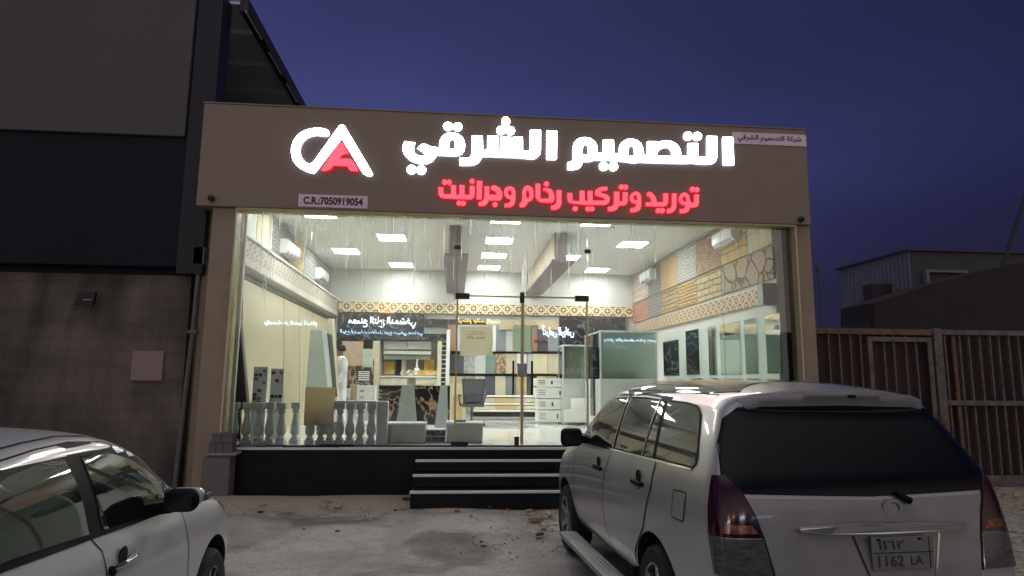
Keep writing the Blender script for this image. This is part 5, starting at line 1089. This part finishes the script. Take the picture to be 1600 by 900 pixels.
# --- silver people carrier, seen from behind on the right
LFv = Vector((-math.cos(R_(3.8)), -math.sin(R_(3.8))))
van = thing('parked_van', 'dusty silver people carrier parked nose to the shop, seen from behind', 'van', (2.218-LFv.x*.04+.0, 3.406-LFv.y*.04, 0), R_(90+3.8))
lo = [(0,.28),(.68,.27),(.83,.33),(.88,.55),(.89,.82),(.875,1.03)]
up0 = lambda rz, cz=1.565, cy_=.68: [(.852,1.17),(.775,1.38),(cy_,cz),(cy_-.085,cz+.08),(.35,rz-.012),(0,rz)]
rdx = [.05,.02,-.03,-.05,-.01,.02,.05,.17,.27,.24,.19,.17]
rings = [ring(0, [(0,.31),(.62,.31),(.78,.37),(.84,.55),(.845,.80),(.825,1.02),(.795,1.16),(.73,1.37),(.635,1.54),(.555,1.61),(.33,1.645),(0,1.652)], rdx),
         ring(.06, [(0,.29),(.67,.28),(.82,.34),(.878,.55),(.885,.82),(.868,1.03),(.842,1.17),(.765,1.38),(.665,1.557),(.575,1.63),(.34,1.668),(0,1.678)], rdx),
         ring(.16, lo+up0(1.682, 1.562, .675), [v*.9 for v in rdx]), ring(.40, lo+up0(1.70, 1.567), [v*.4 for v in rdx]), ring(.75, lo+up0(1.722, 1.57)), ring(1.3, lo+up0(1.742, 1.578)), ring(1.9, lo+up0(1.744, 1.58)), ring(2.25, lo+up0(1.722, 1.575)),
         ring(2.48, lo+[(.852,1.165),(.785,1.37),(.685,1.535),(.59,1.605),(.34,1.65),(0,1.66)]), ring(2.68, lo+[(.855,1.165),(.795,1.32),(.73,1.42),(.61,1.475),(.34,1.51),(0,1.52)]),
         ring(2.87, lo+[(.855,1.155),(.815,1.215),(.775,1.26),(.63,1.30),(.34,1.325),(0,1.33)]), ring(3.05, lo+[(.845,1.11),(.80,1.13),(.75,1.145),(.6,1.155),(.33,1.165),(0,1.17)]),
         ring(3.4, lo[:4]+[(.885,.82),(.865,.98),(.82,1.05),(.76,1.075),(.70,1.085),(.55,1.095),(.3,1.105),(0,1.11)]), ring(3.8, [(0,.28),(.66,.27),(.81,.33),(.86,.53),(.865,.76),(.83,.91),(.78,.965),(.72,.985),(.65,.995),(.5,1.005),(.28,1.015),(0,1.02)]),
         ring(4.02, [(0,.28),(.6,.27),(.74,.33),(.79,.5),(.79,.68),(.75,.82),(.70,.88),(.64,.90),(.57,.91),(.45,.92),(.25,.93),(0,.93)]), ring(4.12, [(0,.32),(.5,.31),(.62,.36),(.67,.5),(.67,.64),(.63,.75),(.58,.80),(.53,.82),(.47,.83),(.36,.84),(.2,.845),(0,.85)])]
vb = Body(rings); body = vb.link(van, m_silver, [(3.40,.33,.40,.60), (.93,.33,.40,.60)])
LS_, RS_, BK = (0, -1, 0), (0, 1, 0), (1, 0, 0)
FW = [(2.80,1.165),(2.74,1.29),(2.60,1.44),(2.45,1.535),(2.2,1.572),(1.94,1.582),(1.90,1.40),(1.855,1.18),(2.3,1.172)]
RW = [(1.79,1.182),(1.83,1.40),(1.865,1.585),(1.55,1.59),(1.25,1.583),(1.225,1.40),(1.195,1.19)]
RW2 = [(1.165,1.192),(1.195,1.40),(1.215,1.578),(1.155,1.572),(1.06,1.35),(1.005,1.2)]
QW = [(.955,1.20),(1.03,1.40),(1.10,1.575),(.8,1.57),(.62,1.555),(.53,1.51),(.46,1.42),(.385,1.30),(.36,1.235),(.40,1.212),(.6,1.206)]
for sg, d in ((1, LS_), (-1, RS_)):
    S = lambda pts: [(x, sg*.8, z) for x, z in pts]
    vb.patch('window_trim', S([(2.86,1.145),(2.78,1.30),(2.62,1.47),(2.45,1.57),(2.2,1.605),(1.9,1.612),(1.5,1.616),(1.1,1.604),(1.07,1.595),(.95,1.19),(1.5,1.165),(2.2,1.15)]), d, m_trim, van, .002)
    for P in (FW, RW, RW2, QW):
        w_ = vb.patch('side_window', S(P), d, m_cglass, van, .006)
    q = MB(); f2 = QW+[QW[0]]; vb.seam(q, S(f2), d, .012, .0065); q.build('window_seal', m_trim, van, local=True)
    q = MB()
    for P in (FW, RW): vb.seam(q, S(P[:-1] if P is FW else P), d, .016, .008)
    q.build('window_frame', mat('grey_door_frame', (.20, .20, .20), .35, .5, coat=.5), van, local=True)
    q = MB(); vb.seam(q, S([(2.84,1.152),(2.2,1.158),(1.5,1.172),(.95,1.186),(.40,1.20)]), d, .014, .007); q.build('belt_strip', m_chrome, van, local=True)
    for nm, outl, hx, hz in (('door', [(2.86,1.14),(2.98,1.0),(3.02,.86),(3.00,.6),(2.90,.40),(1.90,.37),(2.02,.55),(2.07,.72),(2.04,.9),(1.90,1.145)], 2.17, .985), ('door', [(1.875,1.145),(2.015,.9),(2.045,.72),(1.99,.55),(1.87,.37),(1.36,.37),(1.32,.52),(1.22,.62),(1.11,.72),(1.05,.86),(.97,1.02),(.935,1.18)], 1.20, 1.005)):
        dr_ = vb.patch(nm, S(outl), d, m_silver, van, .0025, .04)
        h_, n_ = vb.hit((hx, sg*.8, hz), Vector(d)); q = MB()
        q.boxc((h_.x, h_.y+n_.y*.022, h_.z), (.20, .022, .032)); q.boxc((h_.x-.07, h_.y+n_.y*.008, h_.z), (.05, .03, .028)); q.boxc((h_.x+.08, h_.y+n_.y*.008, h_.z), (.04, .03, .028)); q.build('handle', m_trim, dr_, .008, local=True)
        MB().lathe((h_.x+.01, h_.y+n_.y*.003, h_.z+.045), [(.045, -.002), (.042, .003)], 16, 'y').build('handle_recess', m_trim, dr_, local=True)
        MB().lathe((h_.x-.02, h_.y+n_.y*.006, h_.z-.05), [(.016, -.004), (.014, .006)], 14, 'y').build('lock', m_chrome, dr_, local=True)
    for gp in ([(2.86,1.14),(2.98,1.0),(3.02,.86),(3.00,.6),(2.90,.40)], [(1.89,1.145),(2.028,.9),(2.058,.72),(2.005,.55),(1.885,.37)], [(.935,1.18),(.97,1.02),(1.05,.86),(1.11,.72),(1.22,.62),(1.32,.52),(1.36,.37)], [(2.9,.385),(1.36,.355)]):
        q = MB(); vb.seam(q, S(gp), d, .011, .004); q.build('panel_gap', m_gap, van, local=True)
    q = MB(); vb.seam(q, S([(2.95,.33),(1.36,.32)]), d, .016, .006); q.build('sill_strip', m_chrome, van, local=True)
    q = MB()
    for y_ in (.06,): q.boxc((2.15, sg*.93, .245), (1.85, .16, .045))
    for k in range(4): q.boxc((2.15, sg*(.875+.035*k), .271), (1.8, .012, .008))
    q.build('running_board', mat('ribbed_aluminium', (.36, .36, .36), .4, .7), van, .008, local=True)
    MB().ext([(1.22, sg*.80, .16), (1.30, sg*.80, .42), (1.31, sg*.90, .42), (1.24, sg*.90, .16)], (-.012, 0, 0)).build('mud_flap', m_trim, van, local=True)
    h_, n_ = vb.hit((2.74, sg*.8, 1.17), Vector(d)); q = MB()
    q.boxc((2.66, sg*.995, 1.195), (.10, .20, .165)); o = q.build('mirror', m_trim, van, .045, local=True, seg=4)
    MB().ext([(2.68, sg*.82, 1.13), (2.80, sg*.82, 1.14), (2.78, sg*.82, 1.22), (2.68, sg*.82, 1.20)], (-.02, sg*.10, .01)).build('mirror_arm', m_trim, o, .006, local=True)
    MB().boxc((2.606, sg*.995, 1.195), (.004, .16, .125)).build('mirror_glass', mat('mirror_face', (.02,.022,.025), .05, 0, var=.01, spec=.4), o, local=True)  # dark reflection put into the colour, no mirror metal
    # tail lamp wraps round the corner
    D = Vector((1, -sg*.75, 0)).normalized()
    TLp = [(.13,sg*.845,1.20),(.08,sg*.80,1.205),(.03,sg*.745,1.14),(.0,sg*.69,1.02),(-.02,sg*.655,.905),(.09,sg*.895,.905),(.105,sg*.885,1.05)]
    t1 = vb.patch('tail_lamp', TLp, D, m_redl, van, .012, .025)
    vb.patch('reflector', [(.02,sg*.82,.97),(-.0,sg*.70,.965),(-.015,sg*.675,.925),(.03,sg*.85,.925)], D, m_facet, t1, .0135, .02)
    t2 = vb.patch('reverse_lamp', [(.09,sg*.895,.90),(-.02,sg*.652,.90),(-.035,sg*.61,.72),(.05,sg*.885,.72)], D, m_clr, van, .012, .025)
    q = MB(); vb.seam(q, [(.03,sg*.745,1.145),(.0,sg*.685,1.02),(-.02,sg*.648,.905),(-.035,sg*.60,.715)], D, .012, .005); q.build('panel_gap', m_gap, van, local=True)
    q = MB(); vb.seam(q, [(2.3, sg*.60, 2), (1.3, sg*.605, 2), (.5, sg*.60, 2)], (0, 0, -1), .012, .002); q.build('roof_gutter', m_gap, van, local=True)
    for yy_ in (.22, .42):
        q = MB(); vb.seam(q, [(2.1, sg*yy_, 2), (.55, sg*yy_, 2)], (0, 0, -1), .022, .004); q.build('roof_rib', m_silver, van, local=True)
    vb.patch('head_lamp', [(3.9,sg*.79,.93),(4.08,sg*.62,.86),(4.1,sg*.6,.72),(4.0,sg*.77,.72)], (-1, -sg*.8, 0), m_clr, van, .008, .03)
vb.patch('fuel_flap', [(.60,.8,1.055),(.42,.8,1.065),(.44,.8,.90),(.61,.8,.895)], LS_, m_silver, van, .003)
q = MB(); vb.seam(q, [(.60,.8,1.055),(.42,.8,1.065),(.44,.8,.90),(.61,.8,.895),(.60,.8,1.055)], LS_, .008, .004); q.build('panel_gap', m_gap, van, local=True)
G = [(.795,1.125),(.80,1.20),(.755,1.37),(.685,1.495),(.60,1.560),(.50,1.590),(0,1.606),(-.50,1.590),(-.60,1.560),(-.685,1.49),(-.755,1.37),(-.80,1.20),(-.795,1.125),(0,1.105)]
vb.patch('tailgate_surround', [(0,.03+.03*0+y*1.03,z+(.012 if z > 1.4 else 0)) if False else (0, y*1.010, z+(.002 if z > 1.4 else -.004)) for y, z in G], BK, m_trim, van, .003, .05)
m_rglass = mat('tinted_rear_glass', (.004, .005, .007), .06, spec=.22, var=.02)
gl_ = vb.patch('rear_window', [(0, y, z) for y, z in G], BK, m_rglass, van, .008, .05)
tg = vb.patch('tailgate', [(0,.735,1.10),(0,.675,1.0),(0,.64,.90),(0,.595,.72),(0,.57,.56),(0,-.57,.56),(0,-.595,.72),(0,-.64,.90),(0,-.675,1.0),(0,-.735,1.10),(0,0,1.085)], BK, m_dirt, van, .003, .05)
def rear_x(y, z): return vb.hit((0, y, z), Vector(BK))[0].x
q = MB(); xg = rear_x(0, .95); q.ext([(xg-.03, .45, .966), (xg-.03, .465, .95), (xg-.035, .45, .936), (xg-.045, .30, .922), (xg-.05, 0, .917), (xg-.045, -.40, .925), (xg-.03, -.56, .955), (xg-.045, -.35, .972), (xg-.05, 0, .982), (xg-.045, .25, .975)], (.05, 0, 0)); q.build('garnish_bar', m_chrome, tg, .008, local=True)
xp = rear_x(0, .82)
pl = MB().boxc((xp-.022, -.11, .825), (.012, .36, .165)).build('number_plate', mat('plate_white', (.22, .215, .19), .5, var=.12, vs=20), van, .004, local=True)
m_pink = mat('worn_ink', (.055, .052, .048), .6)
MXB = Matrix.Rotation(-math.pi/2, 4, 'Z') @ FACE_CAM
put_text(text_mesh('١١٦٢', width=.15, height=.045, depth=.002, bold=.02), Matrix.Translation((xp-.030, -.04, .868)) @ MXB, 'text', m_pink, pl)
put_text(text_mesh('1162', width=.15, height=.055, depth=.002, bold=.01), Matrix.Translation((xp-.030, -.035, .788)) @ MXB, 'text', m_pink, pl)
put_text(text_mesh('LA', width=.07, height=.045, depth=.002, bold=.01), Matrix.Translation((xp-.030, -.185, .788)) @ MXB, 'text', m_pink, pl)
q = MB(); q.boxc((xp-.029, -.11, .829), (.003, .35, .004)); q.boxc((xp-.029, -.265, .825), (.003, .004, .16)); q.build('divider', m_ink2, pl, local=True)
for s in (1, -1):
    q = MB(); vb.seam(q, [(0, -.11+s*.26, .91), (0, -.11+s*.22, .78), (0, -.11+s*.19, .69)], BK, .012, .006); q.build('recess_edge', m_chrome, tg, local=True)
    MB().lathe((xp-.018, -.09+s*.12, .895), [(.012, -.01), (.012, .012)], 10, 'y').build('plate_lamp', m_trim, tg, local=True)
q = MB(); xe = rear_x(-.11, 1.05); n_ = 28
q.add([(xe-.012, -.11+a*math.cos(t*2*math.pi/n_), 1.045+b*math.sin(t*2*math.pi/n_)) for a, b in ((.055,.042),(.044,.032)) for t in range(n_)], [(t, (t+1) % n_, n_+(t+1) % n_, n_+t) for t in range(n_)]); q.add([(xe-.008, -.11+a*math.cos(t*2*math.pi/n_), 1.045+b*math.sin(t*2*math.pi/n_)) for a, b in ((.06,.047),(.04,.028)) for t in range(n_)], [(t, (t+1) % n_, n_+(t+1) % n_, n_+t) for t in range(n_)]); q.build('badge', m_silver, van, local=True)
q = MB(); xw = rear_x(-.15, 1.10); q.tube((xw-.018, -.14, 1.118), (xw-.026, -.215, 1.078), .014, .02); q.build('wiper', m_trim, van, smooth=True, local=True)
so = vb.patch('spoiler', [(0,.60,1.598),(0,.50,1.626),(0,.25,1.645),(0,0,1.650),(0,-.25,1.645),(0,-.50,1.626),(0,-.60,1.598),(0,-.56,1.558),(0,-.48,1.575),(0,0,1.586),(0,.48,1.575),(0,.56,1.558)], BK, mat('spoiler_silver', (.30, .295, .29), .45, .3), van, .016, .03)
xb_ = rear_x(-.05, 1.632)-.014
MB().boxc((xb_, -.05, 1.632), (.012, .05, .018)).build('brake_light', m_trim, so, .004, local=True)
MB().ext([(-.10,.70,.42),(-.10,-.70,.42),(-.10,-.74,.60),(-.10,.74,.60)], (.10, 0, 0)).build('bumper', m_silver, van, .03, local=True)
vb.patch('windscreen', [(0,.66,1.20),(0,.58,1.57),(0,-.58,1.57),(0,-.66,1.20)], (-1, 0, -.2), m_cglass, van, .006, .06)
for x_, y_ in ((3.40, .775), (3.40, -.775), (.93, .775), (.93, -.775)): wheel(van, x_, y_, .325, .21, 6, m_rimS, .045)

# --- pearl white saloon at the lower left
car = thing('parked_car', 'pearl white saloon car with dark windows parked at the left, cut by the frame', 'car', (-2.384, 4.6, 0), R_(90+3.0))
lo = [(0,.20),(.66,.19),(.81,.24),(.865,.42),(.878,.66),(.862,.90)]
up = lambda b, k7, k8, k9, c: [b, (k7[0]+(.05 if k7[1] > 1.1 else 0), k7[1]), (k8[0]+(.088 if k8[1] > 1.2 else .02), k8[1]), (k9[0]+(.065 if k8[1] > 1.2 else .02), k9[1]), (.33, c-.012), (0, c)]
rings = [ring(-3.82, [(0,.32),(.5,.32),(.64,.37),(.70,.5),(.71,.7),(.69,.86),(.64,.97),(.58,1.0),(.52,1.01),(.42,1.02),(.24,1.025),(0,1.03)]), ring(-3.7, [(0,.26),(.6,.25),(.77,.30),(.83,.45),(.84,.68),(.82,.88),(.76,1.02),(.70,1.045),(.62,1.055),(.48,1.06),(.27,1.065),(0,1.07)]),
         ring(-3.3, lo+up((.82,1.05), (.75,1.09), (.67,1.105), (.5,1.11), 1.115)), ring(-2.9, lo+up((.815,1.085), (.755,1.19), (.67,1.275), (.55,1.31), 1.335)), ring(-2.5, lo+up((.81,1.085), (.735,1.235), (.64,1.365), (.55,1.415), 1.45)),
         ring(-2.1, lo+up((.81,1.075), (.725,1.25), (.625,1.40), (.54,1.46), 1.50)), ring(-1.75, lo+up((.81,1.065), (.725,1.25), (.62,1.405), (.54,1.468), 1.508)), ring(-1.42, lo+up((.812,1.05), (.725,1.245), (.63,1.398), (.545,1.455), 1.49)),
         ring(-1.16, lo+up((.815,1.035), (.74,1.20), (.66,1.318), (.56,1.375), 1.415)), ring(-.92, lo+up((.822,1.015), (.765,1.125), (.70,1.20), (.58,1.24), 1.275)), ring(-.68, lo+up((.83,.99), (.785,1.035), (.735,1.065), (.6,1.09), 1.115)),
         ring(-.45, lo[:5]+[(.86,.88)]+up((.825,.955), (.78,.985), (.72,1.0), (.6,1.01), 1.025)), ring(0, lo[:4]+[(.875,.64),(.855,.82)]+up((.81,.895), (.75,.925), (.68,.938), (.55,.948), .96)),
         ring(.35, [(0,.22),(.6,.21),(.75,.26),(.82,.42),(.83,.60),(.79,.74),(.73,.81),(.67,.835),(.6,.848),(.48,.858),(.27,.865),(0,.87)]), ring(.58, [(0,.26),(.5,.25),(.6,.30),(.66,.43),(.66,.56),(.62,.67),(.56,.72),(.51,.735),(.45,.745),(.36,.75),(.2,.755),(0,.76)]), ring(.66, [(0,.32),(.4,.31),(.48,.35),(.52,.45),(.52,.55),(.49,.63),(.44,.67),(.4,.685),(.35,.69),(.28,.695),(.15,.70),(0,.70)])]
sb = Body(rings); sb.link(car, m_pearl, [(-.22,.32,.39,.58), (-2.87,.32,.39,.58)])
FWs = [(-1.65,1.055),(-1.68,1.23),(-1.712,1.372),(-1.50,1.362),(-1.30,1.312),(-1.11,1.222),(-1.0,1.15),(-.99,1.09),(-1.06,1.022),(-1.35,1.04)]
RWs = [(-1.765,1.065),(-1.80,1.25),(-1.838,1.374),(-2.0,1.376),(-2.2,1.358),(-2.45,1.296),(-2.62,1.235),(-2.66,1.12),(-2.3,1.10)]
for sg, d in ((-1, RS_), (1, LS_)):
    S = lambda pts: [(x, sg*.8, z) for x, z in pts]
    sb.patch('window_trim', S([(-.74,1.015),(-.82,1.10),(-1.02,1.225),(-1.24,1.34),(-1.46,1.41),(-1.7,1.43),(-1.95,1.425),(-2.25,1.405),(-2.5,1.35),(-2.7,1.26),(-2.74,1.09),(-2.3,1.08),(-1.6,1.042),(-1.0,1.01)]), d, m_trim, car, .002)
    for P in (FWs, RWs): sb.patch('side_window', S(P), d, m_cglass, car, .006)
    q = MB(); sb.seam(q, S([(-.74,1.0),(-1.0,1.008),(-1.6,1.04),(-2.3,1.078),(-2.74,1.085)]), d, .016, .006); q.build('belt_strip', m_trim, car, local=True)
    q = MB(); sb.seam(q, S([(-.68,1.05),(-.83,1.13),(-1.03,1.25),(-1.24,1.365),(-1.48,1.435),(-1.7,1.452),(-1.95,1.447),(-2.25,1.43)]), d, .010, .003); q.build('roof_gutter', m_gap, car, local=True)
    for outl, hx, hz in (([(-.80,1.0),(-.76,.9),(-.71,.75),(-.71,.5),(-.78,.33),(-1.70,.30),(-1.66,.6),(-1.655,.85),(-1.68,.98),(-1.74,1.04)], -1.53, .90), ([(-1.775,1.045),(-1.70,.98),(-1.675,.85),(-1.68,.6),(-1.72,.30),(-2.35,.33),(-2.45,.55),(-2.55,.7),(-2.7,.85),(-2.76,1.07)], -2.55, .955)):
        dr_ = sb.patch('door', S(outl), d, m_pearl, car, .0025, .04); h_, n_ = sb.hit((hx, sg*.8, hz), Vector(d)); ny = n_.y
        q = MB(); q.path([(h_.x-.10, h_.y+ny*.012, h_.z-.006), (h_.x-.05, h_.y+ny*.036, h_.z), (h_.x+.05, h_.y+ny*.036, h_.z+.004), (h_.x+.10, h_.y+ny*.012, h_.z+.008)], .013, 10); q.build('handle', m_chrome, dr_, smooth=True, local=True)
        MB().lathe((h_.x+.005, h_.y+ny*.0035, h_.z+.02), [(.042, -.002), (.038, .003)], 18, 'y').build('handle_recess', m_trim, dr_, local=True)
        MB().lathe((h_.x-.11, h_.y+ny*.012, h_.z-.012), [(.022, -.012), (.018, .012)], 14, 'y').build('lock', m_trim, dr_, local=True)
    for gp in ([(-.80,1.0),(-.76,.9),(-.71,.75),(-.71,.5),(-.78,.33)], [(-1.755,1.042),(-1.69,.98),(-1.665,.85),(-1.67,.6),(-1.71,.30)], [(-.60,1.0),(-.35,.945),(.05,.90),(.35,.81)]):
        q = MB(); sb.seam(q, S(gp), d, .009, .004); q.build('panel_gap', m_gap, car, local=True)
    q = MB(); ym = sg*1.0
    q.boxc((-1.12, ym-sg*.05, 1.085), (.10, .17, .118)); o = q.build('mirror', m_trim, car, .05, local=True, seg=5)
    q = MB(); q.boxc((-1.085, ym-sg*.035, 1.10), (.075, .17, .085)); q.build('mirror_cap', m_pearl, o, .045, local=True, seg=4)
    MB().boxc((-1.07, ym+sg*.058, 1.095), (.06, .02, .035)).build('indicator', m_clr, o, .008, local=True)
    MB().boxc((-1.173, ym-sg*.05, 1.085), (.004, .13, .085)).build('mirror_glass', MATS['mirror_face'], o, local=True)
    MB().ext([(-1.14, sg*.80, 1.01), (-1.0, sg*.80, 1.01), (-1.02, sg*.80, 1.07), (-1.13, sg*.80, 1.07)], (0, sg*.12, .015)).build('mirror_arm', m_trim, o, .01, local=True)
    sb.patch('head_lamp', [(.1,sg*.78,.86),(.45,sg*.62,.80),(.55,sg*.5,.68),(.42,sg*.70,.66)], (-.6, -sg, 0), m_clr, car, .008, .03)
    sb.patch('tail_lamp', [(-3.5,sg*.8,.98),(-3.74,sg*.68,.98),(-3.76,sg*.6,.82),(-3.55,sg*.8,.82)], (.8, -sg, 0), m_redl, car, .008, .03)
sb.patch('windscreen', [(0,.66,1.09),(0,.54,1.42),(0,-.54,1.42),(0,-.66,1.09)], (-1, 0, -.5), m_cglass, car, .005, .06)
sb.patch('rear_window', [(0,.60,1.14),(0,.50,1.40),(0,-.50,1.40),(0,-.60,1.14)], (1, 0, -.5), m_cglass, car, .005, .06)
for x_, y_ in ((-.22, -.775), (-.22, .775), (-2.87, -.775), (-2.87, .775)): wheel(car, x_, y_, .315, .20, 10, m_rimD, .028)
# ------------------------------------------------------------------ person in a white thobe, mostly hidden by a cream slab
def person(loc, rz):
    root = thing('person', 'person in a white thobe standing behind the cream upright slab', 'person', loc, rz)
    me = bpy.data.meshes.new('body')
    J = {'pel': (0,0,.95,.15), 'spine': (0,0,1.15,.145), 'chest': (0,.01,1.32,.16), 'neck': (0,.01,1.48,.058), 'jaw': (0,-.015,1.555,.07), 'head': (0,.0,1.64,.092), 'top': (0,.01,1.70,.075), 'nose': (0,-.105,1.615,.016),
         'sl': (.17,.01,1.41,.065), 'el': (.22,.0,1.13,.045), 'wl': (.21,-.14,.92,.030), 'hl': (.205,-.19,.86,.034), 'sr': (-.17,.01,1.41,.065), 'er': (-.22,.02,1.13,.045), 'wr': (-.22,-.06,.88,.030), 'hr': (-.22,-.08,.80,.034),
         'pl': (.09,0,.88,.10), 'kl': (.10,.01,.48,.07), 'al': (.10,.03,.08,.045), 'tl': (.11,-.12,.035,.035), 'pr': (-.09,0,.88,.10), 'kr': (-.10,.01,.48,.07), 'ar': (-.10,.03,.08,.045), 'tr': (-.11,-.12,.035,.035)}
    E_ = [('pel','spine'),('spine','chest'),('chest','neck'),('neck','jaw'),('jaw','head'),('head','top'),('head','nose'),('chest','sl'),('sl','el'),('el','wl'),('wl','hl'),('chest','sr'),('sr','er'),('er','wr'),('wr','hr'),('pel','pl'),('pl','kl'),('kl','al'),('al','tl'),('pel','pr'),('pr','kr'),('kr','ar'),('ar','tr')]
    for s, hnd in ((1, 'hl'), (-1, 'hr')):
        b = Vector(J[hnd][:3])
        for k in range(5):
            n1, n2 = f'{hnd}{k}a', f'{hnd}{k}b'; dx = (-.028+.018*k) if k < 4 else .0; L_ = (.06, .072, .068, .055, .04)[k]
            J[n1] = (b.x+dx*.4, b.y+dx*.8-(.03 if k == 4 else 0), b.z-.03-L_*.5, .009); J[n2] = (b.x+dx*.5-s*.012, b.y+dx-.012-(.02 if k == 4 else 0), b.z-.03-L_, .008); E_ += [(hnd, n1), (n1, n2)]
    ks = list(J); me.from_pydata([J[k][:3] for k in ks], [(ks.index(a), ks.index(b)) for a, b in E_], [])
    o = bpy.data.objects.new('body', me); COL.objects.link(o)
    sk = o.modifiers.new('skin', 'SKIN'); o.modifiers.new('sub', 'SUBSURF').levels = 2
    for i, k in enumerate(ks): me.skin_vertices[0].data[i].radius = (J[k][3], J[k][3]); me.skin_vertices[0].data[i].use_root = (k == 'pel')
    m2 = bpy.data.meshes.new_from_object(o.evaluated_get(bpy.context.evaluated_depsgraph_get())); bpy.data.objects.remove(o)
    m2.polygons.foreach_set('use_smooth', [True]*len(m2.polygons)); link_mesh('body', m2, mat('skin', (.36, .21, .14), .5, var=.05), root)
    q = MB()                                    # ankle-length robe
    q.v = []; prof = [(.19, .16, .10), (.185, .15, .5), (.185, .145, .9), (.19, .15, 1.15), (.215, .155, 1.36), (.20, .12, 1.44), (.09, .085, 1.50)]; n = 28; vs = []
    for rx, ry, z in prof:
        for i in range(n):
            t = 2*math.pi*i/n; w = 1+.05*math.sin(t*7)*(1.2-z if z < 1.2 else 0); vs.append((rx*w*math.cos(t), ry*w*math.sin(t)+.005, z))
    q.add(vs, [(j*n+i, j*n+(i+1) % n, (j+1)*n+(i+1) % n, (j+1)*n+i) for j in range(len(prof)-1) for i in range(n)])
    for s, (S, E1, Wr) in ((1, ((.17,.01,1.41),(.225,0,1.13),(.212,-.13,.935))), (-1, ((-.17,.01,1.41),(-.225,.02,1.13),(-.222,-.055,.90)))): q.tube(S, E1, .085, .065, 14, False); q.tube(E1, Wr, .068, .058, 14, False)
    q.build('thobe', mat('thobe_white', (.72, .73, .72), .8, var=.05, vs=6), root, smooth=True, local=True)
    q = MB().lathe((0, .012, 1.64), [(.097, -.03), (.101, 0), (.098, .05), (.075, .095), (.03, .115)], 20); q.build('hair', mat('black_hair', (.012, .01, .009), .7), root, smooth=True, local=True)
    e_ = MB()
    for s in (-1, 1): e_.lathe((s*.032, -.084, 1.645), [(.002, -.008), (.010, 0), (.002, .008)], 8)
    e_.build('eye', m_dark, root, local=True)
    return root
pp = at(527, 600, 14.35); person((pp.x+.04, 14.35, FL), R_(-60))
